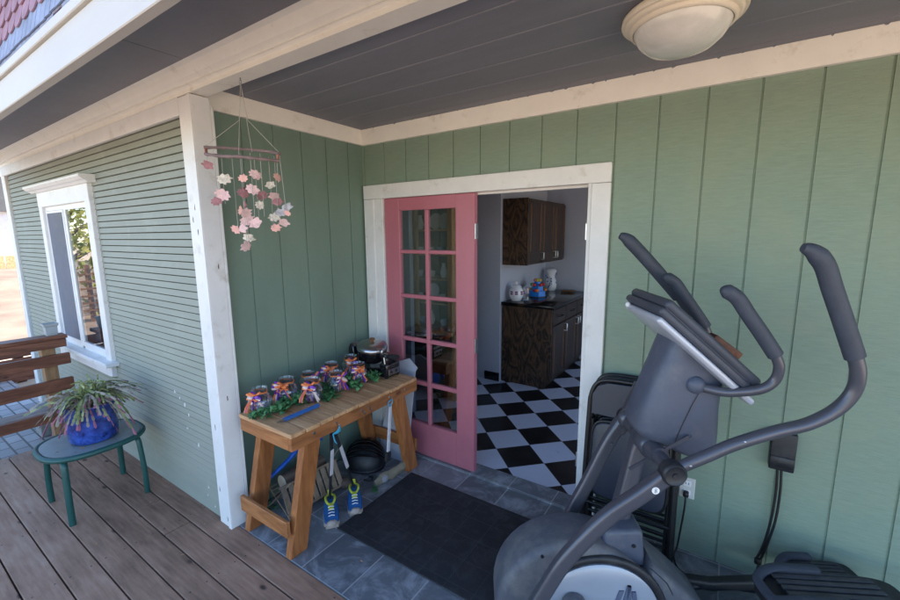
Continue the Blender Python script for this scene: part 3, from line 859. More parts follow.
# ceiling light
lx, ly = 2.185, -.575
cl = thing('ceiling_light', 'flush porch ceiling light with cream ring and swirled alabaster glass bowl', 'ceiling light', (lx, ly, HZ))
mb = MB(); mb.lathe([(.02, HZ - .001), (.185, HZ - .001), (.198, HZ - .012), (.20, HZ - .025), (.197, HZ - .032), (.187, HZ - .033), (.185, HZ - .042), (.180, HZ - .046), (.171, HZ - .047), (.170, HZ - .056), (.166, HZ - .061), (.160, HZ - .062), (.157, HZ - .055), (.02, HZ - .05)], (lx, ly, 0), 56)
build('ring', mb, LAMPR, cl)
mb = MB(); mb.lathe([(.157, HZ - .056), (.152, HZ - .075), (.135, HZ - .1), (.105, HZ - .125), (.06, HZ - .14), (0, HZ - .145)], (lx, ly, 0), 56)
build('glass_bowl', mb, ALAB, cl)

# ------------------------------------------------------------------ door mat
mb = MB(); mb.bb(.60, 1.82, -.925, -.228, .001, .009, bev=.003)
for k in range(1, 4): pass
solo('door_mat', mb, MATT, 'large black rubber door mat lying on the slate tiles in front of the doorway', 'door mat', loc=(1.2, -.57, 0))

# ------------------------------------------------------------------ green side table, pot, plant
tcx, tcy = -.965, -1.575
tb = thing('side_table', 'small oval patio table with dark green legs carrying the blue plant pot', 'side table', (tcx, tcy, 0))
def sup(a, b, n, k=2.6):
    out = []
    for i in range(n):
        t = 2 * PI * i / n
        c, s = math.cos(t), math.sin(t)
        out.append((a * math.copysign(abs(c) ** (2 / k), c), b * math.copysign(abs(s) ** (2 / k), s)))
    return out
TZ = .425
mb = MB(); mb.prism(sup(.222, .245, 48), lambda a, b, h: V((tcx + a, tcy + b, h)), TZ - .014, TZ)
build('tabletop', mb, TOPG, tb)
mb = MB()
ring = [V((tcx + a, tcy + b, TZ - .013)) for a, b in sup(.235, .258, 48)]
mb.tube(ring + [ring[0], ring[1]], .017, 10, cap=False)
build('rim', mb, METG, tb)
for sx in (-1, 1):
    for sy in (-1, 1):
        mb = MB()
        fx, fy = tcx + sx * .205, tcy + sy * .195
        mb.tube(smoothpath([(tcx + sx * .05, tcy + sy * .17, TZ - .035), (tcx + sx * .13, tcy + sy * .18, TZ - .03), (tcx + sx * .175, tcy + sy * .187, TZ - .045), (tcx + sx * .19, tcy + sy * .19, TZ - .1), (fx, fy, .15), (fx, fy, .0)], 6), .017, 8, sx=1.0, sy=.75, up=(0, 1, 0))
        build('leg', mb, METG, tb)
for sx in (-1, 1):
    mb = MB(); mb.bar((tcx + sx * .1, tcy - .17, TZ - .036), (tcx + sx * .1, tcy + .17, TZ - .036), .03, .012)
    build('brace', mb, METG, tb)
pcx, pcy = -.945, -1.565
pot = thing('plant_pot', 'round cobalt blue glazed pot standing on the green side table', 'plant pot', (pcx, pcy, TZ))
mb = MB(); mb.lathe([(0, .001), (.112, .001), (.122, .008), (.127, .03), (.130, .1), (.131, .2), (.134, .232), (.133, .242), (.124, .242), (.121, .225), (.12, .19), (0, .19)], (pcx, pcy, TZ), 48)
build('body', mb, POTB, pot)
mb = MB(); mb.lathe([(0, .205), (.119, .2)], (pcx, pcy, TZ), 24, closed=False); build('soil', mb, SOIL, pot)

plant = thing('potted_plant', 'arching holiday cactus with green and dusty fronds and pink tips in the blue pot', 'plant', (pcx, pcy, TZ + .2))
fg, fd, fbud = MB(), MB(), MB()
rp = random.Random(11)
def frond(a, reach, rise, drop, nseg, mbody, tipn):
    base = V((pcx + rp.uniform(-.05, .05), pcy + rp.uniform(-.05, .05), TZ + .205))
    tx = V((math.cos(a), math.sin(a), 0)); tw = V((-tx.y, tx.x, 0))
    prev = base
    curl = rp.uniform(-.35, .35); twist = rp.uniform(-1, 1)
    for i in range(nseg):
        t = (i + 1) / nseg
        p = base + tx * reach * t ** 1.15 + tw * curl * reach * t * t + V((0, 0, rise * math.sin(min(t * 1.5, 1) * PI / 1.9) - drop * t ** 2.6))
        d = p - prev
        L = d.length; dn = d.normalized()
        side = dn.cross(V((0, 0, 1)))
        if side.length < .05: side = tw.copy()
        side.normalize()
        side = (Matrix.Rotation(twist + rp.uniform(-.3, .3), 3, dn) @ side)
        up = side.cross(dn)
        w = rp.uniform(.0048, .0076)
        tgt = fbud if i >= nseg - tipn else mbody
        if i >= nseg - tipn: w *= .85
        q = [prev + side * w * .55, prev + dn * L * .35 + side * w, prev + dn * L * .8 + side * w * 1.1, p + side * w * .5, p - side * w * .5, prev + dn * L * .8 - side * w * 1.1, prev + dn * L * .35 - side * w, prev - side * w * .55]
        mid = [prev + dn * L * .3 + up * .003, prev + dn * L * .72 + up * .003]
        vs = [tgt.bm.verts.new(x) for x in q + mid]
        for f in ((0, 1, 8), (1, 2, 9, 8), (2, 3, 4, 5, 9), (5, 6, 8, 9), (6, 7, 8), (7, 0, 8)):
            ff = tgt.bm.faces.new([vs[k] for k in f]); ff.smooth = True
        prev = p
for i in range(120):      # droopers with pink tips
    a = rp.uniform(0, 2 * PI)
    frond(a, rp.uniform(.12, .23), rp.uniform(.05, .12), rp.uniform(.06, .27) * (.55 if -1.6 < (a if a < PI else a - 2 * PI) < .6 else 1), rp.randint(8, 12), fd if rp.random() < .65 else fg, rp.choice((0, 1, 1, 2)))
for i in range(85):      # arching outer
    a = rp.uniform(0, 2 * PI)
    frond(a, rp.uniform(.15, .28), rp.uniform(.09, .16), rp.uniform(.04, .16), rp.randint(9, 13), fg if rp.random() < .42 else fd, rp.choice((0, 0, 1, 1)))
for i in range(60):      # upright young
    a = rp.uniform(0, 2 * PI)
    frond(a, rp.uniform(.04, .14), rp.uniform(.10, .19), rp.uniform(.0, .05), rp.randint(4, 6), fg, 0)
build('green_fronds', fg, FROND, plant, kind='stuff')
build('dusty_fronds', fd, FRONDD, plant, kind='stuff')
build('pink_tips', fbud, BUD, plant, kind='stuff')

# ------------------------------------------------------------------ timber railing at the end of the deck
dk = thing('deck_railing', 'red brown timber railing of wide horizontal boards at the far end of the deck', 'railing', (-2.24, -2.2, 0))
by0, by1 = -4.85, -1.335
mb = MB(); mb.bb(-2.34, -2.195, by0, by1 - .0, .876, .905, bev=.004); build('cap_rail', mb, BENCHW, dk)
for z0, z1, yo in ((.805, .8755, -.012), (.655, .748, .0), (.43, .535, .0)):
    mb = MB(); mb.bb(-2.235, -2.20, by0, by1 + yo, z0, z1, bev=.004); build('rail', mb, BENCHW, dk)
mb = MB(); mb.bb(-2.36, -2.20, by0, by1 - .06, .235, .285, bev=.005); build('bottom_board', mb, SLATWG, dk)
mb = MB(); mb.bb(-2.199, -2.165, by0, by1 - .05, .195, .28, bev=.004); build('rail', mb, BENCHW, dk)
for yy in (-1.50, -3.1, -4.7):
    mb = MB(); mb.bb(-2.33, -2.236, yy, yy + .085, -.14, .875, bev=.003); build('post', mb, BENCHP, dk)

mb = MB()
c0 = (-2.265, -1.42, .906)
mb.lathe([(q_ * .78, z_ * .85) for q_, z_ in [(0, 0), (.055, 0), (.062, .02), (.067, .075), (.07, .09), (.082, .10), (.085, .12), (.074, .12), (.066, .1), (.055, .03), (0, .03)]], c0, 4, (0, 0, PI / 4))
for v in mb.bm.faces: v.smooth = False
solo('planter', mb, PLAST, 'small square pale grey planter standing on the cap of the timber railing', 'planter', loc=c0)
mb = MB(); mb.bb(-2.88, -2.70, -1.50, -1.36, -.099, .17, bev=.006)
solo('concrete_block', mb, CONC, 'grey concrete block standing on the pavers behind the side table and railing', 'block', loc=(-2.79, -1.43, -.1))

# ------------------------------------------------------------------ cedar worktable
wt = thing('work_table', 'slatted cedar potting table with splayed legs against the green wall', 'table', (.375, -.675, 0))
TX0, TX1, TY0, TY1, TT = .145, .612, -1.192, -.158, .71
n = 11
wy = (TY1 - TY0) / n
for k in range(n):
    mb = MB(); mb.bb(TX0 - .008, TX1 + rr.uniform(.004, .012), TY0 - .006 + k * wy + .0026, TY0 - .006 + (k + 1) * wy - .0026, TT - .022 + rr.uniform(-.001, 0), TT, bev=.003)
    build('slat', mb, SLATW, wt)
mb = MB(); mb.bb(TX1 - .028, TX1, TY0, TY1, TT - .098, TT - .0225, bev=.003); build('apron', mb, CEDARY, wt)
mb = MB(); mb.bb(TX0, TX0 + .028, TY0 + .03, TY1 - .03, TT - .098, TT - .0225, bev=.003)
build('apron', mb, CEDARY, wt)
mb = MB(); mb.bb(TX0, TX1 - .0285, TY0, TY0 + .028, TT - .098, TT - .0225, bev=.003); build('end_apron', mb, CEDARX, wt)
mb = MB(); mb.bb(TX0, TX1 - .0285, TY1 - .028, TY1, TT - .098, TT - .0225, bev=.003)
build('end_apron', mb, CEDARX, wt)
for x in (.142, .5335):
    for (yb0, yb1, yt0, yt1) in ((-1.222, -1.118, -1.075, -.968), (-.232, -.128, -.382, -.275)):
        mb = MB(); mb.prism([(yb0, 0), (yb1, 0), (yt1, TT - .03), (yt0, TT - .03)], lambda a, b, h: V((h, a, b)), x, x + .048, bev=.003)
        build('leg', mb, CEDARZ, wt)
mb = MB(); mb.bar((.145, -1.222, .178), (.582, -1.222, .178), .022, .092, bev=.003); build('stretcher', mb, CEDARX, wt)
mb = MB(); mb.bar((.145, -.142, .178), (.582, -.142, .178), .022, .092, bev=.003); build('stretcher', mb, CEDARX, wt)
for yy in (-1.05, -.30):
    mb = MB(); mb.lathe([(0, 0), (.009, 0), (.008, .004), (0, .006)], (TX1, yy, TT - .048), 12, (0, PI / 2, 0))
    build('bolt', mb, BOLT, wt)
for yy in (-.90, -.70, -.64, -.45):
    mb = MB(); mb.tube(smoothpath([(TX1, yy, TT - .05), (TX1 + .018, yy, TT - .052), (TX1 + .024, yy + .004, TT - .062), (TX1 + .018, yy + .008, TT - .072), (TX1 + .008, yy + .01, TT - .068)]), .0028, 6)
    mb.lathe([(0, 0), (.007, 0), (.006, .003), (0, .003)], (TX1, yy, TT - .05), 10, (0, PI / 2, 0))
    build('hook', mb, BOLT, wt)

# ------------------------------------------------------------------ jars
def make_jar(sd=0):
    t = thing('glass_jar', 'x', 'jar', (0, 0, 0), 0, 'beribboned glass jars on the cedar table')
    m_ = MB(); m_.lathe([(0, .002), (.04, .002), (.054, .012), (.064, .035), (.066, .058), (.061, .082), (.048, .1), (.039, .108), (.038, .125), (.043, .132), (.043, .139), (.038, .139), (.034, .128), (.035, .106), (.044, .096), (.057, .08), (.062, .058), (.060, .036), (.05, .016), (.0, .010)], (0, 0, 0), 32, closed=False)
    build('jar', m_, GLASSJ, t, local=True)
    m_ = MB()
    r2 = random.Random(5 + sd)
    for i in range(26):
        a = r2.uniform(0, 6.28); q = r2.uniform(0, .045)
        m_.ell((q * math.cos(a), q * math.sin(a), .018 + r2.uniform(0, .02)), (.011, .009, .008), (r2.random() * 3, r2.random() * 3, 0), 1)
    build('pebbles', m_, TAG, t, local=True)
    for ri, (mt, nm) in enumerate(((RIB_O, 'orange_ribbon'), (RIB_P, 'purple_ribbon'), (RIB_W, 'pale_ribbon'))):
        m_ = MB()
        if ri == 0:
            m_.tube([(.041 * math.cos(2 * PI * i / 24), .041 * math.sin(2 * PI * i / 24), 
                .115 + .002 * math.sin(i)) for i in range(25)], .0045, 6, sx=1.0, sy=.5, cap=False)
        r3 = random.Random(ri * 7 + 2 + sd * 31)
        bx = V((.052, -.012, .107))
        for i in range((9, 8, 5)[ri]):
            a = r3.uniform(-1.1, 1.1) - .25
            up = r3.uniform(-.6, 1.0)
            d = V((.45, math.sin(a) * 1.3, up)).normalized()
            L = r3.uniform(.03, .055)
            s = d.cross(V((0, 0, 1))).normalized()
            p = [bx, bx + d * L * .55 + s * .012, bx + d * L, bx + d * L * .6 - s * .014, bx - d * .004]
            m_.tube(smoothpath(p, 5), .0055, 6, sx=1.0, sy=.22, cap=True)
        for i in range((3, 3, 2)[ri]):
            yo = r3.uniform(-.05, .04)
            p = [bx, bx + V((.014, yo * .5, -.02)), bx + V((.012, yo, -.055)), bx + V((.018, yo * 1.25 + .006, -r3.uniform(.075, .095)))]
            m_.tube(smoothpath(p, 5), .0055, 6, sx=1.0, sy=.2)
        build(nm, m_, mt, t, local=True)
    return t
jar_spots = [(.215, -1.105, -.75, 'glass jar with orange and purple bow at the left corner of the cedar table'),
             (.21, -.925, -.45, 'ribboned glass jar second from the left end of the cedar table'),
             (.195, -.755, -.2, 'ribboned glass jar behind the jar beside the blue stick'),
             (.345, -.845, -.55, 'ribboned glass jar standing closest to the blue pointed stick'),
             (.19, -.56, -.5, 'ribboned glass jar in the back row between two front jars near the table middle'),
             (.345, -.655, -.5, 'ribboned glass jar in the front row at the middle of the cedar table'),
             (.19, -.385, -.2, 'ribboned glass jar in the back row nearest the waffle maker'),
             (.34, -.455, -.35, 'ribboned glass jar in the front row nearest the waffle maker')]
jar0 = make_jar(); jar1 = make_jar(1); jar2 = make_jar(2)
for i, (x, y, rz, lab) in enumerate(jar_spots):
    o = (jar0, jar1, jar2)[i] if i < 3 else copy_tree((jar0, jar1, jar2)[i % 3])
    o.location = (x, y, TT + .001); o.rotation_euler = (0, 0, rz); o['label'] = lab
    s = 1.02 + .06 * math.sin(i * 2.3); o.rotation_euler.z += .5 * math.sin(i * 4.1)
    o.scale = (s, s, s)
# ivy garland
gar = thing('ivy_garland', 'green ivy garland twisting between the ribboned jars on the cedar table', 'garland', (.3, -.75, TT))
stem = [(.26, -1.19), (.33, -1.12), (.31, -1.02), (.25, -1.0), (.30, -.93), (.33, -.9), (.27, -.83), (.25, -.75), (.30, -.73), (.41, -.78), (.38, -.71), (.27, -.66), (.26, -.6), (.37, -.57), (.43, -.55), (.28, -.5), (.24, -.46), (.38, -.37), (.42, -.4)]
sp = smoothpath([(x, y, TT + .012 + .008 * math.sin(i * 1.9)) for i, (x, y) in enumerate(stem)], 8)
mb = MB(); mb.tube(sp, .0022, 5); build('stem', mb, METG, gar)
lv = MB()
rg = random.Random(21)
def ivyleaf(c, d, s, up):
    side = d.cross(up).normalized(); up = side.cross(d).normalized()
    o = [(0, 0), (.35, .55), (.1, .75), (.55, .6), (.7, .35), (1.15, 0), (.7, -.35), (.55, -.6), (.1, -.75), (.35, -.55)]
    ctr = lv.bm.verts.new(c + d * s * .5 + up * s * .12)
    vs = [lv.bm.verts.new(c + d * s * a + side * s * b - up * s * abs(b) * .15) for a, b in o]
    for i in range(len(vs)):
        f = lv.bm.faces.new((vs[i], vs[(i + 1) % len(vs)], ctr))
for p in sp:
    for k in range(5):
        a = rg.uniform(0, 2 * PI)
        d = V((math.cos(a), math.sin(a), rg.uniform(-.1, .7))).normalized()
        c = p + V((rg.uniform(-.035, .035), rg.uniform(-.035, .035), rg.uniform(-.006, .035)))
        ivyleaf(c, d, rg.uniform(.017, .03), V((rg.uniform(-.6, .9), rg.uniform(-.9, .3), 1)).normalized())
build('leaves', lv, IVY, gar)
# blue pointed stick
mb = MB(); a = V((.455, -1.165, TT + .014)); b = V((.462, -.895, TT + .018))
mb.tube([a, a + (b - a) * .16], [.0015, .011], 6); mb2 = MB()
st = thing('pointed_stick', 'thick blue painted stick sharpened like a pencil at one end on the cedar table', 'stick', a)
build('bare_tip', mb, LOGB, st)
mb2.tube([a + (b - a) * .155, b], .0125, 6); build('shaft', mb2, BLUEW, st)

# ------------------------------------------------------------------ waffle maker
wx, wyc = .30, -.24
wm = thing('waffle_maker', 'rotary waffle maker with domed steel lid and black base on the cedar table', 'waffle maker', (wx, wyc, TT))
mb = MB()
mb.bb(.075, .40, -.33, -.17, TT + .006, TT + .045, bev=.012, seg=3)
mb.bb(.40, .475, -.315, -.175, TT + .006, TT + .105, bev=.012, seg=3)
mb.bb(.405, .462, -.30, -.19, TT + .10, TT + .15, bev=.012, seg=3)
mb.prism([(.06, TT + .03), (.13, TT + .03), (.12, TT + .18), (.085, TT + .2), (.065, TT + .17)], lambda a, b, h: V((a, h, b)), -.29, -.20, bev=.01)
mb.prism([(.40, TT + .07), (.46, TT + .07), (.44, TT + .165), (.40, TT + .17)], lambda a, b, h: V((a, h, b)), -.285, -.215, bev=.01)
for yy in (-.30, -.19): mb.tube([(.455, yy, TT + .0005), (.455, yy, TT + .02)], .014, 10)
build('base', mb, HELM, wm)
drum = MB(); tilt = (R(6), R(8), 0)
drum.lathe([(0, -.085), (.07, -.08), (.095, -.06), (.106, -.02), (.108, .0), (.108, .022), (0, .022)], (.265, wyc, TT + .165), 40, tilt); build('drum', drum, HELM, wm)
lid = MB(); lid.lathe([(.111, .018), (.112, .030), (.107, .043), (.088, .057), (.05, .067), (0, .070)], (.265, wyc, TT + .165), 40, tilt)
lidp = build('lid', lid, STEEL, wm)
mb = MB(); mb.lathe([(0, .068), (.012, .068), (.012, .078), (.02, .085), (.02, .094), (0, .097)], (.265, wyc, TT + .165), 20, tilt); build('knob', mb, EDGEW, lidp)
mb = MB(); mb.box((.385, wyc - .03, TT + .165), (.02, .018, .06), (0, .2, 0), .004); mb.tube(smoothpath([(.44, -.30, TT + .04), (.443, -.302, TT + .1), (.435, -.30, TT + .15)]), .007, 8); build('clasp', mb, STEEL, wm)
mb = MB(); mb.tube([(.44, -.25, TT + .145), (.50, -.25, TT + .15)], [.02, .017], 14); mb.tube([(.44, -.205, TT + .135), (.485, -.205, TT + .138)], [.018, .015], 14); build('handle', mb, EBLK, wm)
mb = MB(); mb.box((.4765, -.245, TT + .045), (.004, .11, .045), None, .0015); pan = build('control_panel', mb, STEEL, wm)
mb = MB()
for yy in (-.275, -.225): mb.tube([(.478, yy, TT + .045), (.484, yy, TT + .045)], .011, 14)
mb.box((.4768, -.245, TT + .081), (.003, .07, .012)); build('dial', mb, EBLK, pan)
# white foam board leaning behind the table end
mb = MB(); mb.prism([(.20, .001), (.49, .001), (.515, .70), (.535, .73), (.45, .79), (.30, .735)], lambda a, b, h: V((a, -.135 + b * .125 + h, b)), -.012, 0)
solo('white_board', mb, M('foam board', (.42, .43, .50), rough=.6, var=.05), 'white foam board leaning against the pink door behind the cedar table', 'board', loc=(.36, -.1, 0))

# ------------------------------------------------------------------ things under the table
# cycling helmet
hc = V((.235, -.325, .0))
hm = thing('bike_helmet', 'glossy black cycling helmet lying on the slate under the cedar table', 'helmet', hc)
mb = MB()
rx, ry, rz_ = .155, .135, .15
nu, nv = 28, 14
rows = []
for j in range(nv + 1):
    ph = (j / nv) * PI * .58
    row = []
    for i in range(nu + 1):
        th = 2 * PI * i / nu
        ribs = .97
        row.append(hc + V((rx * ribs * math.sin(ph) * math.cos(th), ry * ribs * math.sin(ph) * math.sin(th), .03 + rz_ * math.cos(ph) * ribs)))
    rows.append(row)
mb.grid(rows)
shell = build('shell', mb, EBLK, hm)
mb = MB()
ha = R(35); hd = V((math.cos(ha), math.sin(ha), 0)); hs = V((-hd.y, hd.x, 0))
for k in range(-3, 4):
    off = k * .27
    pts = []
    for i in range(15):
        th = -1.35 + 2.7 * i / 14
        v = V((math.sin(th), math.sin(off) * math.cos(th) * 1.1, math.cos(th) * math.cos(off)))
        d_ = hd * v.x + hs * v.y
        pts.append(hc + V((d_.x * rx, d_.y * ry, .03 + max(-.02, v.z * rz_))) + V((d_.x, d_.y, v.z)) * .004)
    mb.tube(pts, [.004 + .011 * math.sin(PI * i / 14) for i in range(15)], 8, sx=.55, sy=1.0)
build('rib', mb, HELM, shell, kind='stuff')
mb = MB(); mb.tube([hc + V((.146 * math.cos(t / 24 * 2 * PI), .127 * math.sin(t / 24 * 2 * PI), .014)) for t in range(26)], .014, 8, cap=False); build('rim', mb, EBLK, hm)
mb = MB(); mb.tube(smoothpath([hc + V((.09, -.06, .02)), hc + V((.14, -.11, .008)), hc + V((.17, -.10, .006)), hc + V((.19, -.14, .006)), hc + V((.14, -.16, .006))]), .007, 6, sx=1, sy=.3); build('strap', mb, CORD, hm)

# pair of blue shoes, each holding a walking pole
def make_shoe():
    t = thing('shoe', 'x', 'shoe', (0, 0, 0), 0, 'muddy blue sports shoes under the table')
    L = .235
    def sec(s):     # s 0 heel..1 toe -> (halfwidth, top height)
        hw = .031 + .012 * math.sin(min(s * 1.35, 1) * PI * .62) - (.016 * max(0, (s - .82) / .18) ** 2)
        if s < .08: hw *= .72 + 3.5 * s
        ht = .085 if s < .3 else .085 - (s - .3) / .7 * .042
        if s > .9: ht -= (s - .9) * .14
        return hw, ht
    m_ = MB()
    rows = []
    for i in range(15):
        s = i / 14
        hw, ht = sec(s); yv = (s - .5) * L
        rows.append([(-hw, yv, .022), (-hw * 1.08, yv, .036), (-hw * .95, yv, .02 + ht * .55), (-hw * .55, yv, ht * .93), (0, yv, ht if s > .42 else ht * .93), (hw * .55, yv, ht * .93), (hw * .95, yv, .02 + ht * .55), (hw * 1.08, yv, .036), (hw, yv, .022)])
    m_.grid(rows); m_.poly([rows[0][k] for k in range(9)]); m_.poly([rows[-1][k] for k in range(9)])
    build('upper', m_, SHOEB, t, local=True)
    m_ = MB()
    o = []
    for i in range(15):
        s = i / 14; o.append((sec(s)[0] * 1.12, (s - .5) * L * 1.03))
    o = o + [(-a, b) for a, b in o[::-1]]
    m_.prism(o, lambda a, b, h: V((a, b, h + (.012 if b > .09 else 0))), .0, .024, bev=.004)
    for k in range(7): m_.box((0, -L * .45 + k * .035, .004), (.074, .012, .012))
    m_.ell((0, L * .47, .03), (.034, .022, .02), None, 2)
    build('sole', m_, SHOES, t, local=True)
    m_ = MB()
    m_.tube([(.028 * math.cos(a) , -.055 + .052 * math.sin(a), .082 + .006 * math.cos(a * 2)) for a in [2 * PI * i / 20 for i in range(22)]], .0075, 8, cap=False)
    m_.box((0, -.112, .088), (.024, .008, .04), (.2, 0, 0), .003)
    m_.box((0, .012, .074), (.03, .05, .008), (-.35, 0, 0), .003)
    build('collar', m_, SHOEY, t, local=True)
    m_ = MB(); m_.prism([(.025 * math.cos(2 * PI * i / 16), -.055 + .047 * math.sin(2 * PI * i / 16)) for i in range(16)], lambda a, b, h: V((a, b, h)), .07, .081)
    build('lining', m_, SHOEB, t, local=True)
    m_ = MB()
    for k in range(4): m_.tube([(-.018, .022 + k * .017, .078 - k * .008), (0, .024 + k * .017, .084 - k * .008), (.018, .022 + k * .017, .078 - k * .008)], .0025, 5)
    build('laces', m_, WHITE, t, local=True)
    return t
sh0 = make_shoe()
def aim(o, heel, toe):
    heel = V(heel); toe = V(toe); o.location = (heel + toe) / 2; d = toe - heel
    o.rotation_euler = (0, 0, math.atan2(d.y, d.x) - PI / 2)
sh1 = copy_tree(sh0)
aim(sh0, (.388, -.792, .001), (.578, -.938, .001)); sh0['label'] = 'muddy blue shoe with yellow lining nearer the splayed left table leg'
aim(sh1, (.428, -.625, .001), (.612, -.785, .001)); sh1['label'] = 'muddy blue shoe with yellow lining nearer the black door mat'
def pole(p0, p1, lab, wrap):
    t = thing('garden_tool', lab, 'tool', p0, 0, 'black handled tools hanging on a blue cord')
    p0 = V(p0); p1 = V(p1)
    m_ = MB(); m_.tube([p0, p0 + (p1 - p0) * .5, p1], [.008, .009, .011], 8); build('shaft', m_, EBLK, t)
    m_ = MB(); d = p1 - p0
    m_.bar(p0 + d * wrap[0] + V((.014, -.004, 0)), p0 + d * wrap[1] + V((.014, -.004, 0)), .022, .004, up=(1, 0, 0)); build('tag', m_, TAG, t)
    return t
pole((.435, -.83, .085), (.60, -.925, .60), 'black handled tool standing in the left blue shoe with pale tag', (.4, .78))
pole((.475, -.668, .09), (.61, -.905, .59), 'black handled tool standing in the right blue shoe with long pale tag', (.42, .8))
mb = MB(); mb.tube(smoothpath([(.634, -.89, .648), (.632, -.905, .62), (.612, -.92, .60), (.60, -.91, .585), (.625, -.885, .61), (.633, -.895, .645)]), .0035, 6); mb.tube(smoothpath([(.605, -.92, .60), (.63, -.93, .57), (.628, -.915, .545)]), .003, 6)
solo('blue_cord', mb, CORDB, 'light blue cord tying two black tools to a hook under the table edge', 'cord', loc=(.63, -.9, .6))
# hanging brush by the right leg
br = thing('hand_brush', 'pale wooden handled brush hanging by a blue loop from the right table hook', 'brush', (.633, -.475, .64))
mb = MB(); mb.bar((.636, -.47, .605), (.628, -.495, .30), .026, .010, up=(1, 0, 0), bev=.003); build('handle', mb, TAG, br)
mb = MB(); mb.bar((.628, -.495, .30), (.626, -.502, .235), .045, .02, up=(1, 0, 0), bev=.004); build('bristles', mb, EBLK, br)
mb = MB(); mb.tube(smoothpath([(.636, -.47, .60), (.645, -.462, .63), (.632, -.448, .645), (.62, -.47, .63), (.64, -.485, .615)]), .003, 6); build('loop', mb, CORDB, br)
# rock, driftwood, sprig on floor near the mat
mb = MB(); mb.ell((.50, -.42, .033), (.045, .04, .036), None, 2)
solo('rock', mb, ROCK, 'pale grey rock beside the driftwood under the table', 'rock', loc=(.50, -.42, 0))
mb = MB()
rk = random.Random(4)
pts = [V((.50, -.50, .03)) + (V((.56, -.17, .05)) - V((.50, -.50, .03))) * (i / 9) + V((rk.uniform(-.008, .008), 0, rk.uniform(-.006, .012))) for i in range(10)]
mb.tube(pts, [.018, .028, .033, .027, .035, .03, .033, .028, .03, .02], 8, sx=1.25, sy=.62, up=(0, 0, 1))
solo('driftwood', mb, DRIFT, 'knobbly weathered driftwood lying along the edge of the black mat', 'driftwood', loc=(.53, -.34, 0))
mb = MB(); mb.ell((.33, -.60, .03), (.085, .05, .034), (0, 0, .5), 2)
solo('rock', mb, LOGB, 'low dark stone on the slate behind the blue shoes', 'rock', loc=(.33, -.60, 0))
lv = MB()
for k in range(14):
    a = rg.uniform(0, 6.28); ivyleaf(V((.535 + rg.uniform(-.02, .02), -.535 + rg.uniform(-.02, .02), .006 + rg.uniform(0, .015))), V((math.cos(a), math.sin(a), .3)).normalized(), .022, V((0, 0, 1)))
solo('ivy_sprig', lv, IVY, 'green ivy sprig on the slate at the end of the driftwood', 'sprig', loc=(.535, -.535, 0))
lv = MB()
for k in range(12):
    a = rg.uniform(0, 6.28); ivyleaf(V((.12 + rg.uniform(-.03, .03), -1.03 + rg.uniform(-.03, .03), .006 + rg.uniform(0, .02))), V((math.cos(a), math.sin(a), .3)).normalized(), .022, V((0, 0, 1)))
solo('ivy_sprig', lv, IVY, 'green ivy sprig on the slate behind the left table legs', 'sprig', loc=(.12, -1.03, 0))
# wicker / bamboo folding stand with a log
rk_ = thing('bamboo_stand', 'folding slatted bamboo stand holding a log under the cedar table', 'stand', (.22, -.78, 0))
fA, fB = V((.30, -1.04, .035)), V((.33, -.62, .035))
tA, tB = V((.235, -1.04, .19)), V((.26, -.62, .19))
for k in range(9):
    t = (k + .5) / 9
    mb = MB(); mb.bar(fA + (fB - fA) * t, tA + (tB - tA) * t, .036, .008, up=(1, 0, 0), bev=.002); build('slat', mb, WICK, rk_)
mb = MB(); mb.tube([fA, fB], .008, 8); mb.tube([tA, tB], .008, 8); build('rail', mb, WICK, rk_)
for yy in (-1.03, -.63):
    mb = MB(); mb.tube([(.06, yy, .19), (.31, yy, .006)], .0035, 6); mb.tube([(.34, yy, .26 if yy < -.9 else .33), (.08, yy, .006)], .0035, 6); build('cross_leg', mb, WICK, rk_)
mb = MB()
for k in range(7): mb.tube([(.09 + k * .022, -1.02, .085 + abs(k - 3) * .016), (.09 + k * .022, -.64, .085 + abs(k - 3) * .016)], .006, 6)
build('cradle', mb, WICK, rk_)
lg = thing('log', 'short bark covered log with pale cut end resting in the bamboo stand', 'log', (.155, -.83, .19))
mb = MB(); mb.tube([(.15, -.965, .165), (.155, -.85, .168), (.16, -.66, .165)], [.048, .05, .047], 18, cap=False); build('bark', mb, LOGB, lg)
mb = MB(); mb.tube([(.15, -.967, .165), (.16, -.659, .165)], .0465, 18); build('cut_end', mb, LOGE, lg)
bl = thing('watering_wand', 'bright blue plastic watering wand lying over the log under the table', 'watering wand', (.12, -.9, .25))
mb = MB(); mb.tube(smoothpath([(.105, -1.03, .205), (.11, -.96, .235), (.115, -.88, .275), (.115, -.81, .33), (.11, -.78, .40), (.11, -.77, .44)]), [.012] * 8 + [.014] * 10 + [.018] * 23, 12); build('neck', mb, BLUE, bl)
mb = MB(); mb.box((.11, -.69, .36), (.05, .14, .15), (.1, 0, 0), .018, 3); build('handle', mb, BLUE, bl)
mb = MB(); mb.tube([(.105, -1.04, .2), (.105, -1.055, .195)], [.016, .018], 12); build('nozzle', mb, BOLT, bl)

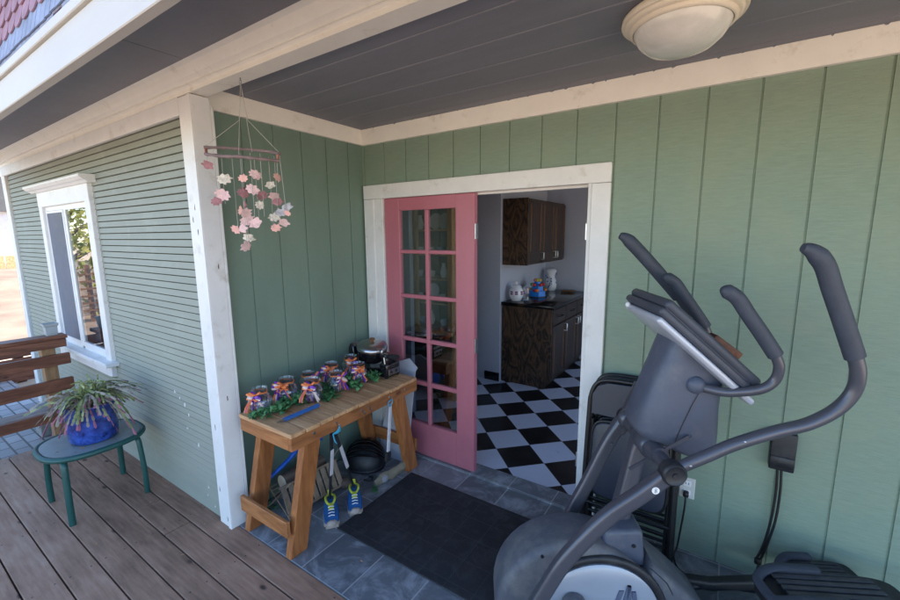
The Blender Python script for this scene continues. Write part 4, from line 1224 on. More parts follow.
# ------------------------------------------------------------------ elliptical trainer (local frame: s along machine, t towards camera side, z up)
el = thing('elliptical_trainer', 'grey elliptical exercise machine with silver flywheel disc and swinging handlebars', 'exercise machine', (2.168, -.60, 0), R(30))
e = lambda s, t, z: V((s, -t, z))
def P3(arr): return [e(*a) for a in arr]
es = lambda a, b, h: e(a, h, b)          # prism: outline in (s, z), extruded along t
def sqtube(mb, pts, r, sx=1.0, sy=1.0, n=24, pw=5.0, up=None):
    pts = [V(p) for p in pts]; k = len(pts)
    b = bmesh.new(); rings = []; nrm = None
    for i, p in enumerate(pts):
        t = (pts[min(i + 1, k - 1)] - pts[max(i - 1, 0)]).normalized()
        a = V(up) if up else V((0, 1, 0))
        if nrm is None: nrm = (a - t * a.dot(t)).normalized()
        else: nrm = (nrm - t * nrm.dot(t)).normalized()
        bi = t.cross(nrm); ring = []
        for j in range(n):
            c, s_ = math.cos(2 * PI * j / n), math.sin(2 * PI * j / n)
            q = (abs(c) ** pw + abs(s_) ** pw) ** (-1 / pw)
            rr_ = r[i] if isinstance(r, (list, tuple)) else r
            ring.append(b.verts.new(p + nrm * c * q * rr_ * sx + bi * s_ * q * rr_ * sy))
        rings.append(ring)
    for i in range(k - 1):
        for j in range(n):
            b.faces.new((rings[i][j], rings[i][(j + 1) % n], rings[i + 1][(j + 1) % n], rings[i + 1][j]))
    b.faces.new(rings[0][::-1]); b.faces.new(rings[-1])
    bmesh.ops.recalc_face_normals(b, faces=b.faces[:])
    mb._merge(b, True)

# flywheel housing
o = []
cs, cz, rad = -.285, .125, .335
for i in range(19):
    a = PI * 1.06 - (PI * 1.06 - .62) * i / 18
    o.append((cs + rad * math.cos(a), cz + rad * math.sin(a)))
o += [(.02, .375), (.14, .275), (.25, .17), (.285, .09), (.28, .05), (.2, .03), (-.5, .03), (-.60, .05)]
mb = MB(); mb.prism(o, es, -.115, .115, bev=.035, seg=4, smooth=True)
housing = build('flywheel_housing', mb, EDUST, el, local=True)
mb = MB(); mb.tube(P3([(.0, .1155, .37), (.03, .1155, .345), (.075, .1155, .30), (.10, .1155, .25)]), .0016, 5); build('seam', mb, BLACK, housing, local=True)
for (s_, z_) in ((-.43, .40), (.13, .215), (.21, .12)):
    mb = MB(); mb.tube([e(s_, .112, z_), e(s_, .1175, z_)], .0065, 12); build('screw', mb, BLACK, housing, local=True)
dcs, dcz, dr = -.19, .145, .237
yx = lambda c0, c1, prof, n=56: None
mb = MB()
def disc(mb, prof, s, z, n=56):          # lathe around t axis, prof = (r, t)
    b = bmesh.new(); rings = []
    for (r, t) in prof:
        rings.append([b.verts.new(e(s + r * math.cos(2 * PI * j / n), t, z + r * math.sin(2 * PI * j / n))) for j in range(n)] if r > 1e-5 else [b.verts.new(e(s, t, z))])
    for i in range(len(rings) - 1):
        A, B = rings[i], rings[i + 1]
        for j in range(n):
            if len(B) == 1: b.faces.new((A[j], A[(j + 1) % n], B[0]))
            elif len(A) == 1: b.faces.new((A[0], B[(j + 1) % n], B[j]))
            else: b.faces.new((A[j], A[(j + 1) % n], B[(j + 1) % n], B[j]))
    bmesh.ops.recalc_face_normals(b, faces=b.faces[:])
    mb._merge(b, True)
disc(mb, [(.275, .112), (.275, .122), (.268, .130), (.25, .130), (.243, .124), (.243, .114)], dcs, dcz)
build('disc_surround', mb, EBLK, housing, local=True)
mb = MB(); disc(mb, [(.240, .113), (.240, .128), (.225, .137), (.16, .146), (.08, .150), (0, .151)], dcs, dcz)
dsk = build('flywheel_disc', mb, DISCW, el, local=True)
mb = MB()      # emblem: three leaning bars
for (s0, w0, h0, h1) in ((-.150, .022, .235, .29), (-.118, .018, .235, .31), (-.094, .018, .235, .31), (-.068, .020, .235, .285)):
    lean = .02 if s0 < -.11 else (-.004 if s0 < -.08 else -.012)
    mb.prism([(s0, h0 - .02), (s0 + w0, h0 - .02), (s0 + w0 + lean, h1), (s0 + lean + .004, h1)], es, .136, .1505)
build('emblem', mb, M('emblem grey', (.09, .11, .17), rough=.4), dsk, local=True)
mb = MB(); disc(mb, [(0, .20), (.03, .198), (.045, .185), (.048, .15)], -.305, .225, 28); build('crank_hub', mb, EDUST, el, local=True)
# collar round the mast foot
mb = MB(); mb.prism([(-.175, .40), (-.165, .475), (-.15, .49), (-.03, .50), (-.012, .485), (.0, .38), (.0, .33), (-.17, .33)], es, -.07, .07, bev=.018, seg=3)
build('mast_collar', mb, EGREY, el, local=True)
mb = MB(); disc(mb, [(0, .074), (.008, .074), (.008, .07)], -.05, .43, 14); build('screw_hole', mb, BLACK, el, local=True)
mb = MB(); sqtube(mb, P3([(-.105, -.03, .36), (-.07, -.04, .52), (-.015, -.06, .78), (.04, -.06, .99)]), [.046, .044, .042, .044], sx=.9, sy=.8)
build('mast_tube', mb, EARM, el, local=True)
# mast shroud: loft of rounded D sections
mb = MB()
secs = [(.800, .195, .245, .045), (.84, .10, .25, .07), (.875, .035, .25, .088), (.915, -.055, .247, .098), (.95, -.072, .245, .105), (1.05, -.045, .24, .103), (1.13, -.020, .243, .10), (1.20, .005, .25, .10), (1.27, .03, .20, .10), (1.33, .055, .15, .10)]
rows = []
for (z, a, b_, hw) in secs:
    c_ = (a + b_) / 2; hl = (b_ - a) / 2; row = []
    for j in range(29):
        th = 2 * PI * j / 28
        cc, ss = math.cos(th), math.sin(th)
        q = (abs(cc) ** 4.5 + abs(ss) ** 4.5) ** (-1 / 4.5)
        row.append(e(c_ + hl * cc * q, hw * ss * q, z + (.0 if cc < 0 else -.05 * cc * min(1, (z - .75) * 1.2))))
    rows.append(row)
mb.grid(rows); mb.poly(rows[0][:-1]); mb.poly(rows[-1][:-1][::-1])
shroud = build('mast_shroud', mb, EGREY, el, local=True)
mb = MB(); mb.tube(P3([(.06, .1055, .90), (.085, .1065, .98), (.115, .106, 1.06), (.15, .105, 1.14)]), .0016, 5); build('seam', mb, BLACK, shroud, local=True)
# console
u = (.751, -.66); nn = (.66, .751)
def cbox(mb, uc, nc, L, th, w, bev, seg=3):
    s = u[0] * uc + nn[0] * nc; z = u[1] * uc + nn[1] * nc
    m = Matrix((e(u[0], 0, u[1]), e(0, 1, 0), e(nn[0], 0, nn[1]))).transposed()
    mb.box(e(s, 0, z), (L, w, th), m, bev, seg)
mb = MB(); cbox(mb, -.765, 1.083, .458, .036, .345, .016, 4); cbox(mb, -.765, 1.050, .455, .030, .345, .012, 4); cbox(mb, -.765, 1.065, .43, .02, .328, .0, 1)
console = build('console', mb, ECON, el, local=True)
mb = MB(); cbox(mb, -.735, 1.021, .475, .026, .335, .011, 3); build('silver_back', mb, SILVER, console, local=True)
mb = MB(); cbox(mb, -.82, 1.099, .25, .003, .24, .001); build('screen', mb, HELM, console, local=True)
mb = MB(); mb.ell(e(-.058, -.13, 1.41), (.012, .008, .012), None, 2); build('release_button', mb, WHITE, console, local=True)
# pivot axle
mb = MB(); mb.tube(P3([(0.0, -.235, .862), (0.0, .20, .862)]), .027, 20); mb.tube(P3([(0, -.03, .862), (0, -.02, .862), (0, .055, .862), (0, .065, .862)]), [.042, .049, .049, .042], 24); mb.tube(P3([(0, .066, .862), (0, .13, .862)]), .036, 22); mb.tube(P3([(0, -.20, .862), (0, -.085, .862)]), .036, 22); mb.ell(e(0, -.2, .862), (.05, .046, .05), None, 3)
build('pivot_axle', mb, EARM, el, local=True)
mb = MB(); mb.bar(e(-.105, .115, .80), e(.108, .115, .94), .012, .006, up=(0, 1, 0)); mb.bar(e(.108, .115, .94), e(.13, .09, .925), .012, .006, up=(0, 1, 0)); build('bracket', mb, EARM, el, local=True)

# swinging arms
def arm(grip, tubep, low, tp, cap_t):
    m_ = MB(); m_.tube(smoothpath(P3(tubep), 8), .0215, 16); 
    a_ = build('swing_arm', m_, EARM, el, local=True)
    m_ = MB(); gp = smoothpath(P3(grip), 5); k = len(gp)
    m_.tube(gp, [.014 + .0155 * min(1, i / 7) for i in range(k)], 18, sx=1.0, sy=.86); build('grip', m_, EGRIP, a_, local=True)
    m_ = MB(); sqtube(m_, smoothpath(P3(low), 8), .029, sx=.82, sy=1.0); lw = build('lower_arm', m_, EARM, el, local=True)
    m_ = MB(); q = cap_t
    dd = 1 if q[1] > 0 else -1
    disc(m_, [(0, q[1] - dd * .001), (.009, q[1]), (.010, q[1] - dd * .005), (.030, q[1] - dd * .006), (.036, q[1] - dd * .001), (.042, q[1] - dd * .006), (.043, q[1] - dd * .012), (.043, q[0])], 0, .862, 40)
    build('pivot_cap', m_, EBLK, a_, local=True)
    return a_, lw
ngrip = [(.302, .30, 1.662), (.335, .30, 1.648), (.372, .30, 1.608), (.403, .30, 1.536), (.448, .30, 1.435), (.500, .30, 1.315)]
ntube = [(.492, .30, 1.335), (.516, .30, 1.266), (.519, .29, 1.195), (.483, .28, 1.128), (.41, .27, 1.073), (.315, .26, 1.037), (.195, .25, .984), (.104, .24, .928), (.035, .23, .885), (.0, .225, .862)]
nlow = [(.02, .22, .875), (-.016, .22, .838), (-.101, .22, .762), (-.205, .22, .675), (-.292, .22, .575), (-.374, .22, .462), (-.435, .22, .345), (-.482, .22, .245), (-.50, .22, .15)]
A1, L1 = arm(ngrip, ntube, nlow, .22, (.215, .262))
mb = MB()
for (s, z) in ((.075, .915), (.105, .935), (.052, .898)): mb.ell(e(s, .252, z), (.006, .005, .006), None, 1)
mb.ell(e(.215, .268, 1.002), (.006, .005, .006), None, 1)
build('bolt', mb, BOLT, A1, local=True)
mb = MB(); disc(mb, [(0, .2462), (.0135, .2462), (.0135, .242)], -.058, .795, 24); stk = build('sticker', mb, WHITE, L1, local=True)
mb = MB()
for dz in (-.004, .004): mb.tube([e(-.058 + .0035 * math.cos(k / 10 * 2 * PI), .2464, .795 + dz + .0035 * math.sin(k / 10 * 2 * PI)) for k in range(11)], .0009, 4)
build('mark', mb, BLACK, stk, local=True)
fgrip = [(-.052, -.30, 1.70), (-.022, -.30, 1.686), (.015, -.30, 1.652), (.08, -.30, 1.584), (.151, -.30, 1.506), (.228, -.30, 1.420)]
ftube = [(.215, -.30, 1.436), (.262, -.30, 1.37), (.285, -.295, 1.29), (.275, -.28, 1.20), (.23, -.265, 1.11), (.15, -.25, 1.02), (.07, -.24, .94), (.0, -.225, .862)]
flow_ = [(.02, -.22, .91), (-.001, -.22, .865), (-.056, -.22, .783), (-.102, -.22, .686), (-.162, -.22, .54), (-.222, -.22, .406), (-.27, -.22, .28), (-.30, -.22, .16)]
A2, L2 = arm(fgrip, ftube, flow_, -.22, (-.205, -.252))
mb = MB(); sqtube(mb, P3([(.06, -.22, 1.02), (.012, -.22, .89), (-.045, -.22, .80)]), .034, sx=.85); mb.ell(e(-.075, -.185, .745), (.006, .006, .006), None, 1); build('sleeve', mb, EARM, L2, local=True)
# fixed handlebars
def fixed(sg):
    g = [(.118, .22 * sg, 1.522), (.142, .22 * sg, 1.512), (.174, .22 * sg, 1.489), (.211, .22 * sg, 1.438), (.263, .22 * sg, 1.369), (.315, .22 * sg, 1.296)]
    tt = [(.308, .22 * sg, 1.306), (.331, .22 * sg, 1.257), (.330, .21 * sg, 1.204), (.297, .2 * sg, 1.167), (.244, .17 * sg, 1.143), (.192, .14 * sg, 1.132), (.12, .085 * sg, 1.138)]
    m_ = MB(); m_.tube(smoothpath(P3(tt), 8), .017, 14); h = build('fixed_handlebar', m_, EARM, el, local=True)
    m_ = MB(); gp = smoothpath(P3(g), 5); m_.tube(gp, [.010 + .015 * min(1, i / 4) for i in range(len(gp))], 18, sx=1.0, sy=.88); build('grip', m_, EGRIP, h, local=True)
    m_ = MB(); m_.ell(e(.125, .10 * sg, 1.142), (.034, .03, .034), None, 3); build('ball_socket', m_, EGREY, h, local=True)
fixed(1); fixed(-1)
# pedals and links
def pedal(s0, s1, tc, hw, z0, tilt):
    L = s1 - s0
    o = sup(L / 2, hw, 40, 4.5)
    zf = lambda a: z0 + tilt * (a / L) - .9 * max(0, -a / L - .28) ** 2
    m_ = MB(); c = (s0 + s1) / 2
    m_.prism(o, lambda a, b, h: e(c + a, tc + b, zf(a) + h), -.035, 0, bev=.008)
    pd = build('pedal', m_, EBLK, el, local=True)
    m_ = MB()
    for k in range(5):
        m_.prism([(-L * .36, -hw * .72 + k * hw * .33), (L * .36, -hw * .72 + k * hw * .33), (L * .36, -hw * .72 + k * hw * .33 + hw * .2), (-L * .36, -hw * .72 + k * hw * .33 + hw * .2)], lambda a, b, h: e(c + a, tc + b, zf(a) + h), -.002, .005)
    build('tread', m_, M('worn pedal tread', (.05, .052, .06), rough=.6, var=.3, vs=14), pd, local=True)
    m_ = MB()
    pts = [(a, b) for a, b in o if a < L * .12]
    pts = sorted(pts, key=lambda q: math.atan2(q[1], -q[0]))
    sqtube(m_, [e(c + a * .97, tc + b * .93, zf(a) + .018) for a, b in pts], .018, sx=.5, sy=1.0, n=12, up=(0, 0, 1)); build('foot_guard', m_, EGRIP, pd, local=True)
    m_ = MB(); m_.tube([e(c - L * .30, tc + hw * .98, zf(-L * .3) - .004), e(c + L * .3, tc + hw * .98, zf(L * .3) - .004)], .005, 8); build('edge_strip', m_, TEALRIM, pd, local=True)
pedal(.45, .99, .105, .088, .30, -.02)
pedal(.66, .965, -.075, .06, .232, -.01)
mb = MB(); sqtube(mb, P3([(-.50, .22, .17), (-.1, .21, .13), (.25, .18, .15), (.5, .13, .22), (.8, .11, .245)]), .026, sx=1); build('pedal_link', mb, EARM, el, local=True)
mb = MB(); sqtube(mb, P3([(-.30, -.22, .15), (.0, -.2, .075), (.4, -.15, .07), (.66, -.09, .15), (.9, -.08, .185)]), .024, sx=1); build('pedal_link', mb, EBLK, el, local=True)
mb = MB(); mb.tube(P3([(.2, 0, .05), (.6, 0, .05), (1.0, 0, .05)]), .035, 14); mb.tube(P3([(-.45, -.22, .03), (-.45, .22, .03)]), .03, 14); mb.tube(P3([(.98, -.14, .03), (.98, .25, .03)]), .028, 14); mb.tube(P3([(.25, -.13, .06), (.45, -.17, .055), (.62, -.15, .05)]), .018, 10)
build('base_frame', mb, EBLK, el, local=True)
# brown wooden piece lying on console
cen = V(el.location) + Matrix.Rotation(R(30), 3, 'Z') @ e(.285, -.02, 1.262)
mb = MB(); mb.box(cen, (.135, .05, .032), Matrix.Rotation(R(30), 3, 'Z') @ Matrix.Rotation(R(36), 3, 'Y'), .006, 2)
solo('wooden_block', mb, BENCHW, 'small dark brown wooden block lying on the machine console', 'block', loc=cen)

# ------------------------------------------------------------------ folding chairs
def make_chair():
    t = thing('folding_chair', 'x', 'folding chair', (0, 0, 0), 0, 'black folding chairs leaning folded on the green wall')
    m_ = MB()
    path = [(-.225, 0, .012), (-.222, 0, .3), (-.218, 0, .74), (-.212, 0, .84), (-.185, 0, .905), (-.13, 0, .932), (0, 0, .938), (.13, 0, .932), (.185, 0, .905), (.212, 0, .84), (.218, 0, .74), (.222, 0, .3), (.225, 0, .012)]
    m_.tube(smoothpath(path, 5), .0115, 10); build('frame', m_, BLACK, t, local=True)
    m_ = MB()
    o = [(-.203, .735), (-.205, .84), (-.178, .893), (-.128, .917), (0, .923), (.128, .917), (.178, .893), (.205, .84), (.203, .735)]
    m_.prism(o, lambda a, b, h: V((a, h, b)), -.008, .006, bev=.003); build('back_panel', m_, CHAIRV, t, local=True)
    m_ = MB(); o = sup(.188, .21, 40, 6)
    m_.prism(o, lambda a, b, h: V((a, h - .012, b + .495)), -.012, .012, bev=.010, seg=3); build('seat', m_, CHAIRV, t, local=True)
    m_ = MB(); m_.tube([V((a * 1.03, -.004, b * 1.02 + .495)) for a, b in o] + [V((o[0][0] * 1.03, -.004, .495))], .008, 8, cap=False); build('seat_rim', m_, BLACK, t, local=True)
    for sx in (-1, 1):
        m_ = MB(); m_.tube([(sx * .198, .018, .70), (sx * .2, .02, .012)], .0105, 10)
        build('rear_leg', m_, BLACK, t, local=True)
    for z, yy in ((.225, 0), (.10, .018), (.17, .02)):
        m_ = MB(); m_.tube([(-.222 if yy == 0 else -.2, yy, z), (.222 if yy == 0 else .2, yy, z)], .008, 8); build('rung', m_, BLACK, t, local=True)
    return t
ch0 = make_chair()
labs = ['frontmost black folding chair of the folded stack, its blue grey seat facing the machine', 'middle black folding chair of the folded stack behind the machine', 'rearmost black folding chair of the folded stack, touching the green wall']
for i, yb in enumerate((-.205, -.155, -.105)):
    o = ch0 if i == 0 else copy_tree(ch0)
    o.location = (2.035 + (.0, .006, -.004)[i], yb, .0); o.rotation_euler = (R(-4.2), 0, R((0, .8, -.6)[i])); o['label'] = labs[i]

# ------------------------------------------------------------------ kitchen
lc = thing('base_cabinet', 'dark stained kitchen base cabinet with black countertop seen through the doorway', 'cabinet', (.56, 2.5, 0))
mb = MB(); mb.prism([(.265, .0), (.80, .0), (.80, .10), (.862, .10), (.862, .903), (.265, .903)], lambda a, b, h: V((a, h, b)), 1.872, 1.892); build('end_panel', mb, BURL, lc)
mb = MB(); mb.bb(.265, .845, 1.8925, 3.2, .1, .903); mb.bb(.265, .79, 1.8925, 3.2, .0, .099); build('carcass', mb, DARKW, lc)
mb = MB(); mb.bb(.262, .89, 1.855, 3.21, .9035, .945, bev=.006, seg=2); build('countertop', mb, BLKTOP, lc)
for k in range(3):
    y0 = 1.91 + k * .432; y1 = y0 + .415
    mb = MB(); mb.bb(.8455, .866, y0, y1, .72, .885, bev=.004); d_ = build('drawer', mb, DARKW, lc)
    mb = MB(); mb.tube(smoothpath([(.866, y0 + .15, .80), (.895, y0 + .16, .80), (.895, y1 - .16, .80), (.866, y1 - .15, .80)], 4), .006, 8); build('pull', mb, BLACK, d_)
    mb = MB(); mb.bb(.8455, .864, y0, y1, .115, .70, bev=.004)
    d_ = build('door', mb, DARKW, lc)
    mb = MB(); mb.bb(.8635, .8665, y0 + .05, y0 + .07, .17, .64); build('bevel_strip', mb, EDGEW, d_)
    mb = MB(); mb.bb(.8635, .8665, y1 - .07, y1 - .05, .17, .64); build('bevel_strip', mb, EDGEW, d_)
    yy = y1 - .035 if k != 2 else y0 + .035
    mb = MB(); mb.tube([(.864, yy, .60), (.90, yy, .60), (.90, yy, .68), (.864, yy, .68)], .0075, 8); build('handle', mb, CHROME, d_)
uc = thing('wall_cabinet', 'dark stained kitchen wall cabinet with square silver pulls hanging above the counter', 'cabinet', (.42, 2.5, 1.37))
mb = MB(); mb.bb(.265, .565, 1.872, 1.892, 1.368, 2.098); build('end_panel', mb, BURL, uc)
mb = MB(); mb.bb(.265, .55, 1.8925, 3.10, 1.37, 2.095); build('carcass', mb, DARKW, uc)
for k in range(3):
    y0 = 1.90 + k * .40; y1 = y0 + .385
    mb = MB(); mb.bb(.5505, .568, y0, y1, 1.385, 2.08, bev=.003); d_ = build('door', mb, DARKW, uc)
    mb = MB(); mb.bb(.5675, .571, y0 + .04, y0 + .058, 1.52, 2.04); build('bevel_strip', mb, EDGEW, d_)
    mb = MB(); mb.bb(.5675, .571, y1 - .058, y1 - .04, 1.52, 2.04); build('bevel_strip', mb, EDGEW, d_)
    mb = MB(); mb.bb(.5675, .5705, y0 + .01, y1 - .01, 1.395, 1.50, bev=.001); build('lower_rail', mb, DARKW, d_)
    yy = y1 - .03 if k != 2 else y0 + .03
    mb = MB(); mb.tube([(.57, yy, 1.42), (.607, yy, 1.42), (.607, yy, 1.495), (.57, yy, 1.495)], .0075, 8); build('handle', mb, CHROME, d_)
CT = .9455
cj = thing('ginger_jar', 'round white china jar with lid and purple flowers on the black countertop', 'jar', (.37, 2.03, CT))
mb = MB(); mb.lathe([(0, 0), (.05, 0), (.058, .01), (.08, .05), (.085, .09), (.075, .135), (.055, .155), (.05, .158), (0, .158)], (.37, 2.03, CT), 28); build('body', mb, CHINA, cj)
mb = MB(); mb.lathe([(.058, .159), (.06, .17), (.04, .185), (.018, .19), (.014, .2), (.02, .21), (.012, .222), (0, .225)], (.37, 2.03, CT), 24); build('lid', mb, CHINA, cj)
mb = MB()
for a in (-1.9, -1.2, -.4, .3):
    for q in range(4):
        b_ = a + (q % 2) * .16; z = .085 + (q // 2) * .022
        mb.ell((.37 + .0835 * math.cos(b_), 2.03 + .0835 * math.sin(b_), CT + z), (.013, .013, .011), None, 1)
build('flower', mb, M('purple glaze', (.22, .06, .18), rough=.25), cj)
gcn = MB(); gcn.lathe([(0, .002), (.036, .002), (.036, .14), (.034, .14), (.034, .006), (0, .006)], (.47, 2.09, CT), 20, closed=False); gcn.lathe([(0, .142), (.037, .142), (.037, .155), (.012, .16), (.008, .2), (0, .2)], (.47, 2.09, CT), 20)
solo('canister', gcn, GLASSJ, 'clear glass canister beside the china jar on the black countertop', 'canister', loc=(.47, 2.09, CT))
ty = thing('candy_stand', 'tiered bright blue stand loaded with colourful balls on the black countertop', 'stand', (.46, 2.45, CT))
mb = MB(); mb.lathe([(0, 0), (.12, 0), (.12, .008), (0, .008)], (.46, 2.45, CT), 24); build('tray', mb, BLACK, ty)
mb = MB(); mb.lathe([(0, .009), (.105, .009), (.10, .075), (.075, .08), (.07, .14), (.045, .145), (.04, .19), (0, .19)], (.46, 2.45, CT), 6); build('tier', mb, M('toy blue', (.01, .22, .75), rough=.35, var=.2, vs=30), ty)
ballm = {'orange': (.75, .22, .03), 'red': (.6, .03, .03), 'yellow': (.7, .5, .06), 'green': (.05, .35, .08), 'pink': (.7, .2, .3)}
rb = random.Random(8)
for nm_, c_ in ballm.items():
    mb_ = M('toy ' + nm_, c_, rough=.3)
    for k in range(7):
        m_ = MB(); lvl = rb.choice((0, 0, 1, 1, 2)); r_ = (.095, .07, .035)[lvl]; z_ = (.085, .15, .205)[lvl]; a = rb.uniform(0, 6.28)
        m_.ell((.46 + r_ * math.cos(a), 2.45 + r_ * math.sin(a), CT + z_), (.021, .021, .021), None, 2)
        build(nm_ + '_ball', m_, mb_, ty)
jg = thing('china_jug', 'tall pale china jug in the far corner of the black countertop', 'jug', (.40, 3.08, CT))
mb = MB(); mb.lathe([(0, 0), (.055, 0), (.07, .03), (.078, .09), (.068, .15), (.05, .185), (.055, .22), (.07, .26), (.075, .275), (.06, .29), (.045, .30), (0, .30)], (.40, 3.08, CT), 24); build('body', mb, CHINA, jg)
mb = MB()
for k in range(14): a = rb.uniform(-2.4, .6); z = rb.uniform(.05, .25); mb.ell((.40 + .072 * math.cos(a), 3.08 + .072 * math.sin(a), CT + z), (.012, .012, .012), None, 1)
build('painted_spots', mb, CHINAB, jg)
mb = MB(); mb.bb(.56, .72, 3.03, 3.14, CT + .0005, CT + .02, bev=.005)
solo('chopping_board', mb, EDGEW, 'small brown wooden board lying on the far end of the countertop', 'board', loc=(.64, 3.08, CT))
# oak hutch seen through the glass door
hu = thing('china_hutch', 'oak china hutch with blue and white dishes behind the glazed door', 'hutch', (-.3, 1.2, 0))
hx0, hx1, hy0, hy1 = -.78, .16, 1.0, 1.38
mb = MB()
for x in (hx0, -.33, .10): mb.bb(x, x + .055, hy0, hy0 + .03, .75, 2.0)
mb.bb(hx0, hx0 + .03, hy0, hy1, 0, 2.0); mb.bb(hx1 - .03, hx1, hy0 + .0305, hy1, 0, 2.0); q_ = MB(); q_.bb(hx0 + .03, hx1 - .03, hy1 - .015, hy1, .0, 2.0); build('back_panel', q_, DARKW, hu)
mb.bb(hx0 - .03, hx1 + .03, hy0 - .03, hy1, 2.001, 2.07, bev=.01); mb.bb(hx0, hx1, hy0 - .02, hy1 - .02, .7, .75, bev=.005)
build('carcass', mb, TANW, hu)
mb = MB(); mb.bb(hx0 + .03, hx1 - .031, hy0 + .01, hy0 + .03, .05, .69); build('lower_door', mb, DARKW, hu)
for z in (1.0, 1.25, 1.5, 1.75):
    mb = MB(); mb.bb(hx0 + .035, hx1 - .035, hy0 + .05, hy1 - .02, z, z + .015); build('shelf', mb, TANW, hu)
rd = random.Random(12)
for z in (.752, 1.017, 1.267, 1.517, 1.767):
    x = hx0 + .12
    while x < hx1 - .1:
        kind = rd.choice(('plate', 'cup', 'cup', 'vase'))
        yv = hy0 + .2
        mat_ = rd.choice((CHINA, CHINAB, CHINA))
        m_ = MB()
        if kind == 'plate':
            m_.lathe([(0, 0), (.05, 0), (.085, .012), (.083, .016), (.05, .006), (0, .006)], (x, yv + .08, z + .086), 20, (R(80), 0, 0))
            solo('plate', m_, mat_, 'small display plate standing on a shelf of the oak hutch', 'plate', 'dishes in the oak hutch', (x, yv + .08, z))
        elif kind == 'cup':
            m_.lathe([(0, 0), (.025, 0), (.04, .03), (.042, .065), (.039, .065), (.036, .03), (0, .01)], (x, yv, z), 16)
            solo('cup', m_, mat_, 'small cup on a shelf of the oak hutch', 'cup', 'cups in the oak hutch', (x, yv, z))
        else:
            m_.lathe([(0, 0), (.03, 0), (.045, .05), (.03, .1), (.018, .13), (.026, .15), (0, .15)], (x, yv, z), 16)
            solo('vase', m_, mat_, 'small china vase on a shelf of the oak hutch', 'vase', 'vases in the oak hutch', (x, yv, z))
        x += rd.uniform(.11, .17)

# ------------------------------------------------------------------ hanging mobile
hk = V((.474, -1.225, 2.425)); ea = V((.8315, .5554, 0)); en = V((-.5554, .8315, 0))
mo = thing('leaf_mobile', 'hanging mobile of pink, grey and mauve felt leaves on two bent twigs', 'mobile', hk)
H = lambda a, z, d=0: hk + ea * a + en * d + V((0, 0, z - 2.425))
s1 = [H(-.196, 2.122, .0), H(-.108, 2.128, .05), H(-.001, 2.122, .065), H(.085, 2.111, .05), H(.157, 2.090, 0)]
s2 = [H(-.192, 2.092, -.0), H(-.091, 2.073, -.05), H(-.005, 2.067, -.065), H(.071, 2.061, -.05), H(.152, 2.058, 0)]
for s_ in (s1, s2):
    mb = MB(); pth = smoothpath(s_, 6); mb.tube(pth, [.0072 + .0014 * math.sin(i * 1.7) for i in range(len(pth))], 10); build('twig', mb, TWIG, mo)
for q in (0, -1):
    mb = MB(); d0 = s1[q] + (s1[1] - s1[0]) * .08 * (1 if q == 0 else -1); d1 = s2[q] + (s2[1] - s2[0]) * .08 * (1 if q == 0 else -1); mb.tube([d0 + (d1 - d0) * .1, d0 + (d1 - d0) * .9], .0065, 10); build('copper_bead', mb, RIB_O if False else M('copper', (.30, .12, .09), rough=.4, metal=.5), mo)
mb = MB(); mb.tube([hk + V((0, 0, 0)), hk + V((0, 0, -.012))], .003, 6); mb.tube([hk + V((.008 * math.cos(i / 12 * 6.0), 0, -.019 + .008 * math.sin(i / 12 * 6.0))) for i in range(13)], .002, 6); build('hook', mb, BOLT, mo)
mb = MB(); kn = H(.004, 2.18)
mb.tube([H(0, 2.402), H(.001, 2.11, .06)], .0011, 5); mb.tube([H(0, 2.402), H(.02, 2.24, 0), H(.155, 2.095)], .0011, 5); mb.tube([H(0, 2.402), H(-.02, 2.24, 0), H(-.192, 2.125)], .0011, 5); mb.tube([H(0, 2.402), H(-.005, 2.068, -.065)], .0011, 5)
drops = [(-.186, 0, 2.042), (-.090, .045, 1.743), (-.095, -.045, 1.86), (-.046, .05, 1.702), (-.002, -.06, 1.663), (.01, .06, 1.80), (.042, -.055, 1.77), (.085, .045, 1.749), (.083, -.045, 1.80), (.122, .02, 1.82), (.141, 0, 1.96), (.17, .0, 1.81)]
for a, d, zb in drops: mb.tube([H(min(a, .155), 2.085, d * .95), H(a, zb, d)], .0011, 5)
build('string', mb, STRING, mo)
LV = [(.06, 1.99, 'pink', .026, .7), (-.07, 1.835, 'salmon', .024, .8), (.10, 1.90, 'pink', .026, .8), (.02, 1.86, 'beige', .026, .9), (-.02, 1.745, 'pink', .026, .8), (.135, 1.775, 'pink', .024, .9), (.0, 1.905, 'mauve', .024, .6), (-.186, 2.042, 'mauve', .0249, 1), (-.093, 1.971, 'beige', .0306, 1), (-.101, 1.901, 'pink', .0325, 1), (-.135, 1.872, 'mauve', .0249, 1), (.004, 1.972, 'salmon', .022, 1), (.038, 1.924, 'pink', .0287, 1), (.086, 1.953, 'beige', .023, 1), (.141, 1.984, 'salmon', .023, .45), (-.046, 1.927, 'mauve', .0249, .5), (-.057, 1.863, 'mauve', .023, .5), (.076, 1.894, 'mauve', .0249, .4), (-.051, 1.787, 'pink', .0325, 1), (-.101, 1.743, 'salmon', .0239, 1), (-.047, 1.702, 'beige', .0258, 1), (-.002, 1.815, 'pink', .0268, .45), (-.006, 1.663, 'pink', .0287, .35), (.045, 1.77, 'pink', .0306, 1), (.09, 1.749, 'salmon', .0249, 1), (.09, 1.8, 'beige', .0268, 1), (.12, 1.872, 'mauve', .023, 1), (.135, 1.821, 'grey', .0239, 1), (.169, 1.843, 'grey', .0249, 1), (.173, 1.818, 'salmon', .0153, 1)]
rl = random.Random(9)
